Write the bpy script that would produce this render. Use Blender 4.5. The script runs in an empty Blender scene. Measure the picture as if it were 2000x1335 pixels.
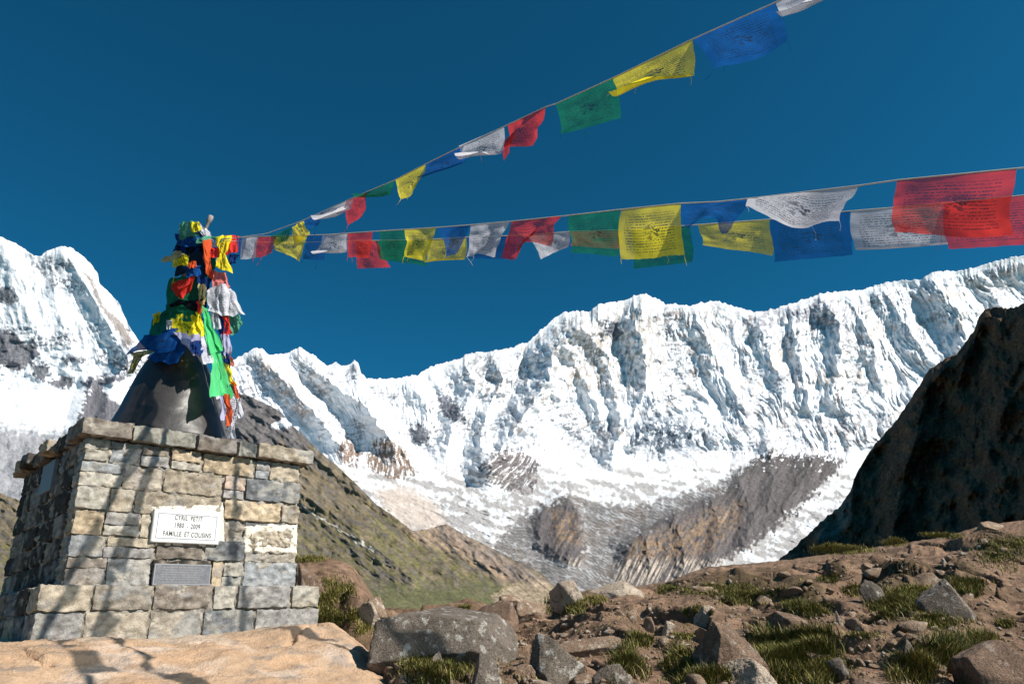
import bpy, math, random
import numpy as np
from mathutils import Vector, Matrix
from mathutils.bvhtree import BVHTree
random.seed(7); rng = np.random.default_rng(7)
scn = bpy.context.scene
COL = scn.collection

# ------------------------------------------------------------------ camera
F, PITCH, ROLL = 1399.0, 0.38263, -0.05095       # focal length in photo pixels (2000 wide)
fw = np.array([0, math.cos(PITCH), math.sin(PITCH)])
_rt = np.array([1.0, 0, 0]); _up = np.cross(_rt, fw)
cr = math.cos(ROLL)*_rt + math.sin(ROLL)*_up
cu = -math.sin(ROLL)*_rt + math.cos(ROLL)*_up
cam_d = bpy.data.cameras.new('camera'); cam = bpy.data.objects.new('camera', cam_d); COL.objects.link(cam)
cam.matrix_world = Matrix(((cr[0], cu[0], -fw[0], 0), (cr[1], cu[1], -fw[1], 0), (cr[2], cu[2], -fw[2], 0), (0, 0, 0, 1)))
cam_d.sensor_width = 36; cam_d.lens = 36*F/2000; cam_d.clip_start = 0.05; cam_d.clip_end = 60000
scn.camera = cam

# ------------------------------------------------------------------ light
SUN_AZ, SUN_EL = math.radians(114), math.radians(39)       # clockwise from +Y
sdir = Vector((math.sin(SUN_AZ)*math.cos(SUN_EL), math.cos(SUN_AZ)*math.cos(SUN_EL), math.sin(SUN_EL)))
sl = bpy.data.lights.new('sun', 'SUN'); sl.energy = 5.0; sl.angle = math.radians(0.53); sl.color = (1.0, 0.95, 0.87)
so = bpy.data.objects.new('sun', sl); COL.objects.link(so)
so.rotation_euler = (-sdir).to_track_quat('-Z', 'Y').to_euler()
w = bpy.data.worlds.new('World'); scn.world = w; w.use_nodes = True
nt = w.node_tree; nt.nodes.clear()
sky = nt.nodes.new('ShaderNodeTexSky'); sky.sky_type = 'NISHITA'; sky.sun_disc = False
sky.sun_elevation = SUN_EL; sky.sun_rotation = SUN_AZ; sky.altitude = 3600; sky.air_density = 1.0; sky.dust_density = 1.0; sky.ozone_density = 2.2
tint = nt.nodes.new('ShaderNodeMix'); tint.data_type = 'RGBA'; tint.blend_type = 'MULTIPLY'
tint.inputs[0].default_value = 1; tint.inputs[7].default_value = (0.10, 0.84, 0.98, 1)
bg = nt.nodes.new('ShaderNodeBackground'); bg.inputs[1].default_value = 0.068
wo = nt.nodes.new('ShaderNodeOutputWorld')
nt.links.new(sky.outputs[0], tint.inputs[6]); nt.links.new(tint.outputs[2], bg.inputs[0]); nt.links.new(bg.outputs[0], wo.inputs[0])
scn.view_settings.view_transform = 'Standard'; scn.view_settings.look = 'None'
scn.view_settings.exposure = 0.50; scn.view_settings.gamma = 1
scn.render.engine = 'CYCLES'
scn.cycles.max_bounces = 6; scn.cycles.diffuse_bounces = 2; scn.cycles.transparent_max_bounces = 12

# ------------------------------------------------------------------ helpers
def lin(r, g, b):
    f = lambda c: (c/255/12.92) if c/255 <= 0.04045 else ((c/255+0.055)/1.055)**2.4
    return np.array([f(r), f(g), f(b)])
def ray(px, py):
    px = np.asarray(px, float); py = np.asarray(py, float)
    return fw + ((px-1000)/F)[..., None]*cr - ((py-667.5)/F)[..., None]*cu
def P(px, py, d):
    return ray(px, py)*np.asarray(d, float)[..., None]
def proj(p):
    p = np.asarray(p); d = p@fw
    return 1000+F*(p@cr)/d, 667.5-F*(p@cu)/d, d
def sstep(x, a, b):
    t = np.clip((x-a)/(b-a), 0, 1); return t*t*(3-2*t)

_perm = np.random.default_rng(3).permutation(256); _perm = np.concatenate([_perm]*3)
_g = np.random.default_rng(5).normal(size=(256, 3)); _g /= np.linalg.norm(_g, axis=1)[:, None]
def perlin(x, y, z=0.0):
    x, y, z = np.broadcast_arrays(np.asarray(x, float), np.asarray(y, float), np.asarray(z, float))
    xi = np.floor(x); yi = np.floor(y); zi = np.floor(z)
    fx, fy, fz = x-xi, y-yi, z-zi
    xi = xi.astype(int) & 255; yi = yi.astype(int) & 255; zi = zi.astype(int) & 255
    u = fx**3*(fx*(fx*6-15)+10); v = fy**3*(fy*(fy*6-15)+10); t = fz**3*(fz*(fz*6-15)+10)
    def c(i, j, k):
        g = _g[_perm[_perm[_perm[(xi+i) & 255]+((yi+j) & 255)]+((zi+k) & 255)]]
        return g[..., 0]*(fx-i)+g[..., 1]*(fy-j)+g[..., 2]*(fz-k)
    l = lambda a, b, m: a+(b-a)*m
    return 1.5*l(l(l(c(0,0,0), c(1,0,0), u), l(c(0,1,0), c(1,1,0), u), v), l(l(c(0,0,1), c(1,0,1), u), l(c(0,1,1), c(1,1,1), u), v), t)
def fbm(x, y, z=0.0, o=4, gain=0.5):
    s = 0; a = 1.0
    for i in range(o):
        s = s + a*perlin(x*2**i+i*17.3, y*2**i+i*5.1, z*2**i+i*9.7); a *= gain
    return s
def ridged(x, y, z=0.0, o=4, gain=0.5):
    s = 0; a = 1.0; t = 0
    for i in range(o):
        s = s + a*(1-2*np.abs(perlin(x*2**i+i*13.3, y*2**i+i*7.1, z*2**i+i*3.7))); t += a; a *= gain
    return s/t                                   # about -0.3..1
def polydist(U, V, pts):
    best = np.full(U.shape, 1e9); side = np.zeros(U.shape)
    for (x0, y0), (x1, y1) in zip(pts[:-1], pts[1:]):
        dx, dy = x1-x0, y1-y0; L = dx*dx+dy*dy
        t = np.clip(((U-x0)*dx+(V-y0)*dy)/L, 0, 1)
        qx, qy = U-(x0+t*dx), V-(y0+t*dy); d = np.hypot(qx, qy)
        m = d < best; best[m] = d[m]; side[m] = np.sign((U-x0)*dy-(V-y0)*dx)[m]
    return best, side
def inpoly(U, V, pts):
    r = np.zeros(U.shape, bool); n = len(pts)
    for i in range(n):
        x0, y0 = pts[i]; x1, y1 = pts[(i+1) % n]
        if y0 == y1: continue
        c = ((V >= min(y0, y1)) & (V < max(y0, y1))) & (U < x0+(V-y0)*(x1-x0)/(y1-y0))
        r ^= c
    return r
def softpoly(U, V, pts, soft=8):
    d, _ = polydist(U, V, pts+[pts[0]]); i = inpoly(U, V, pts)
    return np.clip(0.5+np.where(i, d, -d)/(2*soft), 0, 1)

def mesh_obj(name, V, Fc, mat=None, parent=None, col=None, uv=None, smooth=True, kind=None):
    V = np.ascontiguousarray(V, dtype=np.float32).reshape(-1, 3)
    me = bpy.data.meshes.new(name)
    if isinstance(Fc, np.ndarray):
        n, k = Fc.shape
        me.vertices.add(len(V)); me.vertices.foreach_set('co', V.ravel())
        me.loops.add(n*k); me.loops.foreach_set('vertex_index', Fc.astype(np.int32).ravel())
        me.polygons.add(n); me.polygons.foreach_set('loop_start', np.arange(0, n*k, k, dtype=np.int32))
        me.update(calc_edges=True)
    else:
        me.from_pydata([tuple(map(float, v)) for v in V], [], Fc); me.update()
    if smooth: me.polygons.foreach_set('use_smooth', np.ones(len(me.polygons), bool))
    if col is not None:
        a = me.color_attributes.new('Col', 'FLOAT_COLOR', 'POINT')
        c = np.ones((len(V), 4), np.float32); c[:, :3] = np.asarray(col).reshape(-1, 3); a.data.foreach_set('color', c.ravel())
    if uv is not None:
        l = me.uv_layers.new(name='UV'); idx = np.empty(len(me.loops), np.int32); me.loops.foreach_get('vertex_index', idx)
        l.data.foreach_set('uv', np.asarray(uv, np.float32).reshape(-1, 2)[idx].ravel())
    o = bpy.data.objects.new(name, me); COL.objects.link(o)
    if mat: me.materials.append(mat)
    if parent: o.parent = parent
    if kind: o['kind'] = kind
    return o
def tag(o, label, cat, group=None):
    o['label'] = label; o['category'] = cat
    if group: o['group'] = group
    return o
def empty(name, loc, label, cat, group=None):
    o = bpy.data.objects.new(name, None); COL.objects.link(o); o.location = loc; o.empty_display_size = 0.1
    return tag(o, label, cat, group)
def child(o, par):                                # parent while keeping world place
    o.parent = par; o.matrix_parent_inverse = Matrix.Translation(par.location).inverted(); return o
def grid_faces(nr, nc, off=0):
    i = np.arange(nr-1)[:, None]*nc+np.arange(nc-1)[None, :]
    return (np.stack([i, i+nc, i+nc+1, i+1], -1).reshape(-1, 4))+off

def nodes(name):
    m = bpy.data.materials.new(name); m.use_nodes = True; t = m.node_tree
    b = t.nodes['Principled BSDF']; return m, t, b
def N(t, typ, **kw):
    n = t.nodes.new(typ)
    for k, v in kw.items():
        if isinstance(k, str) and hasattr(n, k): setattr(n, k, v)
    return n
def noise(t, scale, detail=6, rough=0.6, vec=None, dist=0):
    n = t.nodes.new('ShaderNodeTexNoise'); n.inputs['Scale'].default_value = scale; n.inputs['Detail'].default_value = detail
    n.inputs['Roughness'].default_value = rough; n.inputs['Distortion'].default_value = dist
    if vec is not None: t.links.new(vec, n.inputs['Vector'])
    return n
def ramp(t, src, stops):
    r = t.nodes.new('ShaderNodeValToRGB'); e = r.color_ramp.elements
    while len(e) < len(stops): e.new(0.5)
    for el, (p, c) in zip(e, stops):
        el.position = p; el.color = (*c, 1) if len(c) == 3 else c
    t.links.new(src, r.inputs[0]); return r.outputs[0]
def mixc(t, a, b, fac, mode='MIX'):
    m = t.nodes.new('ShaderNodeMix'); m.data_type = 'RGBA'; m.blend_type = mode
    for s, i in ((fac, 0), (a, 6), (b, 7)):
        if isinstance(s, (int, float)): m.inputs[i].default_value = s
        elif isinstance(s, (tuple, list, np.ndarray)): m.inputs[i].default_value = (*s[:3], 1)
        else: t.links.new(s, m.inputs[i])
    return m.outputs[2]
def bump(t, b, h, dist, strength=1.0):
    n = t.nodes.new('ShaderNodeBump'); n.inputs['Distance'].default_value = dist; n.inputs['Strength'].default_value = strength
    t.links.new(h, n.inputs['Height']); t.links.new(n.outputs[0], b.inputs['Normal']); return n
def objco(t): return t.nodes.new('ShaderNodeTexCoord').outputs['Object']
def math_(t, op, a, b=None, c=None):
    m = t.nodes.new('ShaderNodeMath'); m.operation = op
    for i, s in enumerate((a, b, c)):
        if s is None: continue
        if isinstance(s, (int, float)): m.inputs[i].default_value = s
        else: t.links.new(s, m.inputs[i])
    return m.outputs[0]
def attr(t, n='Col'):
    a = t.nodes.new('ShaderNodeAttribute'); a.attribute_name = n; return a.outputs['Color']

def terrain_mat(name, s1, s2, bumpd, mottle=(0.75, 1.2), rough=0.85):
    m, t, b = nodes(name); co = objco(t)
    n1 = noise(t, s1, 9, 0.65, co); n2 = noise(t, s2, 5, 0.6, co)
    f = ramp(t, n1.outputs[0], [(0.3, (mottle[0],)*3), (0.7, (mottle[1],)*3)])
    t.links.new(mixc(t, attr(t), f, 1.0, 'MULTIPLY'), b.inputs['Base Color'])
    b.inputs['Roughness'].default_value = rough; b.inputs['Specular IOR Level'].default_value = 0.15
    s = math_(t, 'ADD', n1.outputs[0], math_(t, 'MULTIPLY', n2.outputs[0], 0.5))
    bump(t, b, s, bumpd); return m

# ------------------------------------------------------------------ mountains
def interp(x, pts): a = np.array(pts, float); return np.interp(x, a[:, 0], a[:, 1])
SNOW = np.array([0.80, 0.81, 0.83])

def mountain(name, u0, u1, nu, nv, crest, bottom, depth_fn, color_fn, mat, jag=2.5, back=900):
    u = np.linspace(u0, u1, nu); cy = interp(u, crest)
    cy = cy + jag*fbm(u/9.0, 3.3, o=4, gain=0.6)
    t = np.linspace(0, 1, nv)[:, None]
    by = interp(u, bottom) if isinstance(bottom, list) else bottom
    V = cy[None, :]*(1-t)+by*t; U = np.broadcast_to(u, V.shape)
    D = depth_fn(U, V, V-cy[None, :])
    pts = P(U, V, D)
    C = color_fn(U, V, V-cy[None, :], D)
    # the far side of the ridge, falling away behind it
    top = pts[0]; hd = top*np.array([1, 1, 0]); hd /= np.linalg.norm(hd, axis=1)[:, None]
    b1 = top+hd*back*0.4-np.array([0, 0, back*0.35]); b2 = top+hd*back*1.5-np.array([0, 0, back*1.6])
    foot = pts[-1].copy(); foot[:, :2] *= .93; foot[:, 2] = -95                     # the foot runs on down into the valley floor
    pts = np.concatenate([b2[None], b1[None], pts, foot[None]]); C = np.concatenate([C[:1], C[:1], C, C[-1:]])
    return mesh_obj(name, pts, grid_faces(nv+3, nu), mat, col=C, kind='structure')

snow_mat = terrain_mat('snow_and_rock', 0.012, 0.06, 4.5, (0.9, 1.08), 0.7)

CREST = [(380, 745), (440, 712), (470, 694), (500, 679), (512, 680), (525, 693), (560, 691), (572, 683), (585, 677), (600, 686), (620, 698), (640, 713), (655, 707), (668, 714), (682, 711), (692, 703), (700, 708), (706, 728), (716, 738), (745, 741), (780, 738), (815, 731), (850, 712), (900, 700), (915, 689), (950, 687), (985, 682), (1005, 676), (1030, 668), (1060, 641), (1080, 622), (1105, 609), (1155, 607), (1165, 595), (1190, 590), (1215, 588), (1240, 578), (1262, 573), (1280, 582), (1300, 592), (1320, 594), (1350, 597), (1370, 590), (1405, 589), (1440, 600), (1480, 610), (1530, 598), (1580, 580), (1600, 574), (1650, 567), (1685, 566), (1720, 553), (1760, 548), (1800, 545), (1825, 530), (1880, 527), (1920, 518), (1960, 506), (2000, 498), (2120, 470)]
SPURS = [  # line, half width px, height in metres
 ([(1165,600),(1120,650),(1078,690),(1072,740),(1030,800),(985,870),(955,905)], 55, 420),
 ([(1115,690),(1150,760),(1175,820)], 22, 110), ([(1135,640),(1190,700),(1205,800)], 25, 120),
 ([(1262,575),(1242,640),(1262,700),(1262,760),(1225,830),(1195,880)], 42, 260),
 ([(1285,770),(1262,820),(1240,870)], 24, 170), ([(1350,600),(1400,700),(1450,800)], 36, 150),
 ([(1370,810),(1330,850),(1300,880)], 26, 150), ([(1455,830),(1400,860)], 22, 110),
 ([(1480,612),(1500,680),(1530,770)], 30, 150), ([(1545,600),(1560,690),(1580,790)], 26, 140),
 ([(1603,578),(1640,630),(1640,700),(1625,780)], 34, 260), ([(1650,570),(1700,660),(1720,740)], 30, 160),
 ([(1720,555),(1780,650),(1830,720)], 34, 150),
 ([(1826,550),(1862,600),(1885,650),(1880,700)], 50, 420), ([(1900,525),(1960,600),(2010,660)], 40, 120),
 ([(960,687),(985,740),(950,800),(935,870)], 32, 170), ([(905,700),(930,760),(890,820),(870,880)], 34, 150),
 ([(500,680),(550,740),(610,800),(670,880)], 30, 170), ([(585,678),(650,750),(720,800),(775,880)], 34, 190),
 ([(692,703),(700,760),(740,830)], 22, 110), ([(800,740),(830,790),(830,850)], 26, 70),
 ([(1500,868),(1445,938),(1390,972),(1300,1018),(1235,1062)], 48, 150), ([(1500,870),(1515,930),(1500,985)], 26, 110), ([(1590,888),(1575,930),(1530,985)], 26, 90), ([(1445,940),(1470,1000),(1455,1055)], 26, 100), ([(1390,975),(1405,1030),(1390,1095)], 24, 90), ([(1320,1010),(1335,1065),(1335,1125)], 22, 75), ([(1260,1045),(1272,1110)], 18, 55), ([(1060,1000),(1050,1060)], 18, 50), ([(1125,985),(1130,1050)], 16, 50),
 ([(1112,972),(1095,1030),(1105,1100)], 52, 90),
]
ROCKS_M = [  # polygon, sRGB, strength
 ([(485,700),(520,697),(560,740),(615,800),(600,830),(560,790),(520,740)], (168,150,138), .75),
 ([(575,700),(600,700),(640,745),(655,790),(620,775),(590,740)], (178,164,154), .6),
 ([(652,875),(680,850),(702,880),(690,910),(668,908)], (150,130,120), 1), ([(712,905),(728,870),(748,850),(775,865),(800,890),(808,922),(770,938),(735,925)], (150,131,118), 1),
 ([(855,772),(880,775),(903,800),(900,826),(872,815),(858,795)], (120,122,132), .95), ([(795,835),(825,828),(845,845),(832,866),(806,868)], (128,130,138), .9),
 ([(640,705),(660,706),(668,730),(650,728)], (140,140,148), .6), ([(685,705),(700,708),(712,738),(690,730)], (130,132,140), .8),
 ([(932,912),(960,885),(1010,880),(1052,895),(1052,930),(1028,963),(985,955),(950,938)], (122,115,115), 1),
 ([(1080,640),(1130,612),(1200,600),(1262,585),(1300,640),(1310,720),(1250,760),(1180,770),(1130,745),(1060,720)], (168,160,152), .55),
 ([(915,692),(975,690),(985,720),(965,770),(930,775),(915,730)], (140,138,140), .65), ([(1180,640),(1200,620),(1215,650),(1200,665)], (120,125,135), .9),
 ([(1480,610),(1560,598),(1600,590),(1660,610),(1665,645),(1600,640),(1540,630),(1480,650)], (150,146,156), .7), ([(1310,600),(1420,600),(1460,625),(1430,660),(1350,690),(1310,650)], (165,158,156), .5),
 ([(1222,840),(1290,805),(1340,830),(1400,845),(1370,875),(1300,885),(1230,880)], (112,125,140), .8), ([(1140,900),(1180,820),(1200,830),(1180,880)], (120,120,125), .7),
 ([(1430,790),(1500,790),(1620,810),(1740,800),(1760,825),(1700,860),(1560,830),(1460,815)], (150,146,150), .6), ([(1650,640),(1700,650),(1750,700),(1700,710),(1660,680)], (160,150,148), .5),
 ([(1460,905),(1500,872),(1530,888),(1600,884),(1645,900),(1600,940),(1540,980),(1480,960),(1430,940)], (112,104,102), 1),
 ([(1036,1030),(1050,1000),(1080,980),(1112,975),(1135,1005),(1142,1060),(1130,1105),(1090,1095),(1050,1060)], (112,104,100), 1),
 ([(1195,1160),(1210,1085),(1235,1050),(1275,1025),(1320,1000),(1400,965),(1450,930),(1500,950),(1570,950),(1520,995),(1440,1040),(1400,1085),(1330,1110),(1290,1160)], (128,112,98), 1),
 ([(730,960),(800,955),(850,985),(872,1020),(850,1040),(770,1020)], (196,180,168), .8),
]
FLOW = [(400,.55),(620,.75),(760,.1),(900,-.35),(1080,-.45),(1230,.0),(1400,.3),(1620,.22),(1780,.6),(2100,.9)]
MOR1 = [(1036,1030),(1050,1000),(1080,980),(1112,973),(1135,1005),(1142,1060),(1130,1105),(1090,1095),(1050,1060)]
MOR2 = [(1195,1170),(1210,1085),(1235,1050),(1275,1025),(1320,1000),(1400,965),(1440,935),(1470,900),(1498,868),(1520,884),(1545,882),(1590,886),(1652,893),(1635,922),(1585,970),(1540,1010),(1490,1050),(1450,1075),(1410,1100),(1360,1125),(1330,1170)]
DEBRIS = [(960,1070),(985,1040),(1030,1000),(1060,985),(1110,965),(1180,985),(1260,985),(1330,965),(1400,945),(1450,905),(1440,960),(1330,1010),(1240,1050),(1205,1100),(1200,1180),(1100,1180),(1010,1120)]
def main_depth(U, V, H):
    base = np.interp(V, [560, 700, 880, 960, 1060, 1190], [6700, 6100, 5250, 4500, 3600, 2700])
    A = U-interp(U, FLOW)*(V-760)+34*fbm(U/150, V/130, 4.0, 3)
    Vn = V+34*fbm(U/55, V/40, 93., 3); wall = sstep(Vn, 960, 850)*sstep(H, 0, 25)
    fa = .40+.60*sstep(U, 1180, 1400); irr = sstep(fbm(U/70, V/55, 23.), -.4, .25)
    d = -(ridged(A/61, V/170, 1.0, 2)-.3)*48*wall*fa
    d -= (ridged((A+9*fbm(U/30, V/40, 6., 2))/16, V/100, 8.0, 3)-.3)*50*wall*fa*irr
    d -= (ridged(A/8.5, V/46, 18.0, 3)-.3)*19*wall*(.35+.65*sstep(fbm(U/60, V/60, 2), -.2, .3))
    d -= fbm(U/34, V/34, 11.0, 5, .5)*30*(0.15+.85*wall)
    # rock steps standing out of the snow
    d -= 9*sstep(ridged((U-.2*V)/38, (V+.25*U)/12, 41., 3), .45, .9)*wall*sstep(fbm(U/90, V/70, 43., 2), -.15, .2)
    for pts, hw, h in SPURS:
        q, _ = polydist(U+7*fbm(U/20, V/20, 3., 3), V, pts); taper = sstep(H, -10, 40)
        d -= h*(1-.3*sstep(U, 1300, 1400))*np.maximum(0, 1-q/hw)**1.15*taper
    gl = sstep(V, 870, 920)
    mor = np.maximum(softpoly(U, V, MOR1, 10), softpoly(U, V, MOR2, 12)); deb = softpoly(U, V, DEBRIS, 14)
    ice = gl*(1-mor)*(1-.6*deb)
    d -= ice*(ridged((U+.3*V)/15, (V-.35*U)/5.2, 35., 3)*9+ridged(U/40, (V-.2*U)/14, 37., 2)*16)*(.6+.8*sstep(V, 930, 1000))*sstep(V, 1130, 1050)
    # gullied flanks of the moraines
    A2 = U+.55*(V-1000)
    d -= mor*(60+(ridged((A2+16*fbm(U/45, V/40, 2., 3))/21, V/120, 61., 3)-.3)*24)
    d -= mor*fbm(U/12, V/12, 64., 4)*10
    return base+d
def main_color(U, V, H, D):
    n = fbm(U/11, V/11, 2.0, 5, .6); n2 = fbm(U/4.2, V/4.2, 12.0, 3, .6)
    A = U-interp(U, FLOW)*(V-760)+34*fbm(U/150, V/130, 4.0, 3)
    st = fbm(A/5.5, V/24, 5.0, 4, .6); patch = fbm(U/75, V/55, 21.0, 3)
    C = np.ones(U.shape+(3,))*SNOW*(1-.20*sstep(V, 880, 980)-.06*np.clip(n, -.5, 1))[..., None]
    def mx(C, c, k): k = np.clip(k, 0, 1)[..., None]; return C*(1-k)+np.clip(c, .02, .85)*k
    rc = np.where((perlin(U/50, V/40, 3.0) > 0)[..., None], lin(170, 152, 138), lin(138, 141, 152))*(1+.4*n2[..., None])
    Vn = V+34*fbm(U/55, V/40, 93., 3); wl = sstep(Vn, 940, 860)*sstep(H, 2, 12)*(.3+.7*sstep(U, 820, 1040))
    C = mx(C, rc, sstep(st*0.8+n*.5+n2*.2+patch*.6, .22, .50)*wl*.65)
    bands = sstep(ridged((U-.2*V)/38, (V+.25*U)/12, 41., 3)+.35*n2, .62, .85)*sstep(fbm(U/90, V/70, 43., 2), -.1, .2)*sstep(Vn, 905, 865)*sstep(H, 6, 20)
    C = mx(C, lin(122, 120, 126)*(1+.4*n2[..., None]), bands*.85)
    for pts, c, s in ROCKS_M:
        ys = [p[1] for p in pts]
        if min(ys) > 960: continue
        if s > .85: k = softpoly(U+12*n+5*st, V+9*n2+12*n, pts, 2.0)
        else: k = softpoly(U+12*n, V+12*n2, pts, 14)*sstep(st*.5+n*.55+n2*.25+(s-.5)*.8, -.02, .16)
        if s >= 1: k = k*(1-.9*sstep(n*.5+st*1.0, .22, .36))
        C = mx(C, .78*lin(*c)*(1+.5*n2[..., None]+.4*st[..., None]), k*min(1, s+.15))
    # crevasses and dirt bands across the ice
    cv = ridged((U+.3*V)/15, (V-.35*U)/5.2, 35., 3)
    C = mx(C, lin(150, 156, 164), sstep(cv, .22, -.2)*sstep(V, 885, 950)*.8)
    dirt = sstep(perlin((U+V)/70, (V-.3*U)/13, 71.)+.5*n+sstep(V, 890, 1030)*.42*sstep(U, 1700, 1500), .14, .4)*sstep(V, 890, 930)
    C = mx(C, .75*lin(168, 162, 158)*(1+.3*n2[..., None]), dirt*.8)
    C = mx(C, lin(196, 182, 170), softpoly(U+14*n, V+10*n, [(730,955),(800,950),(850,985),(872,1020),(850,1040),(770,1020)], 9)*.75)
    C = mx(C, (.60*lin(130, 126, 124)*(1-.5*sstep(patch, 0, .3)[..., None])+.6*lin(120, 104, 90)*.5*sstep(patch, 0, .3)[..., None])*(1+.2*n2[..., None]+.4*n[..., None]), softpoly(U+14*n+5*st, V+9*n, DEBRIS, 5)*(.93-.45*sstep(ridged(U/16, (V-.4*U)/6, 75., 2), .5, .8)))
    fl = fbm((U+.55*V)/7, V/50, 81., 4, .6)
    for pts in (MOR1, MOR2):
        k = softpoly(U+14*n+3*n2, V+12*n+3*n2, pts, 3.5)
        tan = np.maximum(softpoly(U, V, [(1225,1090),(1245,1050),(1300,1040),(1370,1010),(1400,990),(1450,985),(1440,1020),(1400,1065),(1330,1090)], 16), softpoly(U, V, [(1075,1000),(1125,1005),(1130,1060),(1090,1060)], 12))*sstep(n+.4*fl, -.45, .25)*.85
        strp = sstep(fbm((U+.5*V)/3.4, V/60, 85., 2), .0, .25)*sstep(V+6*n, 1082, 1100)
        cc = .72*lin(104, 98, 98)*(1-tan[..., None])+.72*lin(156, 130, 104)*tan[..., None]
        cc = cc*(1-strp[..., None]*.8)+lin(186, 172, 156)*strp[..., None]*.8
        sn = sstep(.45*fl+1.0*n+.4*n2-(V-893)/40, .2, .45); C = mx(C, cc*(1+.4*n2[..., None]+.3*fl[..., None]), k); C = mx(C, SNOW*np.ones_like(C), k*sn*.95)
    return C
mountain('snow_mountain_range', 380, 2120, 1340, 460, CREST, 1190., main_depth, main_color, snow_mat, jag=3.0)

LCREST = [(-160, 415), (-60, 445), (0, 462), (30, 474), (50, 488), (66, 499), (80, 500), (92, 489), (120, 480), (140, 484), (152, 492), (170, 508), (182, 520), (192, 537), (193, 551), (212, 570), (232, 592), (250, 632), (270, 664), (300, 700), (360, 760), (480, 830)]
LROCKS = [([(-60,640),(24,645),(50,672),(70,662),(78,690),(62,712),(30,726),(-10,708),(-60,700)], (112,112,118), 1), ([(64,716),(92,703),(100,728),(84,745),(68,738)], (112,114,120), 1), ([(94,748),(125,732),(145,736),(143,754),(115,760)], (116,116,122), 1),
 ([(72,507),(140,506),(146,528),(112,532),(84,522)], (120,120,126), .6), ([(48,500),(100,535),(110,545),(90,548),(60,522)], (128,128,136), .5), ([(100,538),(170,548),(165,575),(100,572)], (120,122,130), .45), ([(-40,560),(22,560),(34,580),(26,596),(-40,585)], (118,120,126), .9),
 ([(163,530),(178,540),(205,600),(240,630),(262,668),(248,686),(225,640),(190,590)], (158,150,146), 1), ([(-10,632),(60,636),(90,660),(200,632),(212,640),(140,655),(90,690),(60,660)], (118,120,128), .5),
 ([(105,655),(160,658),(165,672),(110,680)], (120,122,128), .6), ([(120,698),(165,695),(165,706),(125,710)], (120,122,128), .85), ([(165,700),(240,670),(250,690),(180,712)], (135,138,146), .5),
 ([(148,835),(160,800),(168,768),(185,750),(200,752),(208,775),(228,785),(250,800),(250,850)], (108,106,112), 1), ([(155,748),(190,735),(245,730),(245,742),(200,752),(170,757)], (112,112,120), .9), ([(200,700),(262,690),(300,700),(290,740),(230,735)], (118,118,124), .6)]
def left_depth(U, V, H):
    base = np.interp(V, [450, 760, 840, 1000], [4300, 3300, 2700, 2000])
    n = fbm(U/34, V/30, 1.0, 5, .5)
    A = U-.25*(V-600)
    d = -n*20-(ridged(A/30, V/70, 3., 3)-.3)*18*sstep(V, 800, 720)
    for pts, hw, h in [([(120,480),(170,560),(215,640),(250,700)], 34, 90), ([(0,462),(40,560),(60,640)], 45, 50), ([(100,500),(110,600),(150,700)], 40, 40), ([(180,745),(165,790),(150,840)], 26, 90), ([(265,680),(225,740),(205,800)], 30, 100)]:
        q, _ = polydist(U, V, pts); d -= h*np.maximum(0, 1-q/hw)*sstep(H, -5, 30)
    d += 14*sstep(ridged(U/60, (V+.1*U)/24, 9., 2), .45, .9)*sstep(V, 620, 650)*sstep(V, 790, 740)
    return base+d
def left_color(U, V, H, D):
    n = fbm(U/10, V/8, 42.0, 5, .65); n2 = fbm(U/3.6, V/3.2, 52.0, 3, .65)
    C = np.ones(U.shape+(3,))*SNOW
    for pts, c, s in LROCKS:
        k = softpoly(U+9*n, V+4*n2+7*n, pts, 1.6 if s > .8 else 9)
        if s < .8: k = k*sstep(n*.8+n2*.6+(s-.5), .0, .10)
        k = k[..., None]; cc = lin(*c)*.88*(1+.5*n2[..., None]+.25*perlin(U/4, V/22, 2.)[..., None])
        C = C*(1-k)+np.clip(cc, .02, .8)*k
    k = (sstep(V+18*n+8*n2-.12*U, 815, 850)*(.85))[..., None]; cc = .72*lin(150, 148, 152)*(1+.45*n2[..., None]+.35*n[..., None])
    C = C*(1-k)+np.clip(cc, .03, .8)*k
    return C
mountain('snow_peak', -160, 480, 460, 330, LCREST, 1010., left_depth, left_color, snow_mat, jag=2.0, back=600)

hill_mat = terrain_mat('hillside_grass_and_scree', 0.03, 0.2, .8, (0.7, 1.3), 0.95)
HCREST = [(-160, 945), (0, 962), (60, 984), (130, 1000), (250, 900), (400, 790), (455, 765), (480, 770), (505, 782), (530, 793), (552, 808), (565, 826), (590, 846), (615, 872), (640, 893), (662, 912), (700, 948), (735, 985), (775, 1012), (805, 1036), (835, 1033), (862, 1024), (872, 1023), (905, 1042), (950, 1064), (1000, 1090), (1040, 1108), (1070, 1128), (1090, 1150), (1120, 1190)]
def hill_depth(U, V, H):
    base = np.interp(V, [760, 1000, 1130, 1230], [1750, 1250, 800, 420])
    A = U-1.15*(V-1000)
    d = -(ridged((A+10*fbm(U/50, V/50, 1., 2))/44, V/120+U/300, 61., 3)-.3)*15*sstep(V, 1190, 1120)*sstep(H, 0, 20)
    d -= fbm(U/22, V/20, 63., 5, .5)*13*sstep(V, 1200, 1100)
    q, _ = polydist(U, V, [(735,985),(810,1050),(900,1100),(1000,1140)]); d += 15*np.maximum(0, 1-q/24)*sstep(H, 5, 25)
    q, _ = polydist(U, V, [(585,960),(660,1010),(720,1060),(800,1120)]); d -= 45*np.maximum(0, 1-q/45)
    q, _ = polydist(U, V, [(870,1023),(940,1075),(1050,1130)]); d -= 6*np.maximum(0, 1-q/30)
    return base+d
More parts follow.
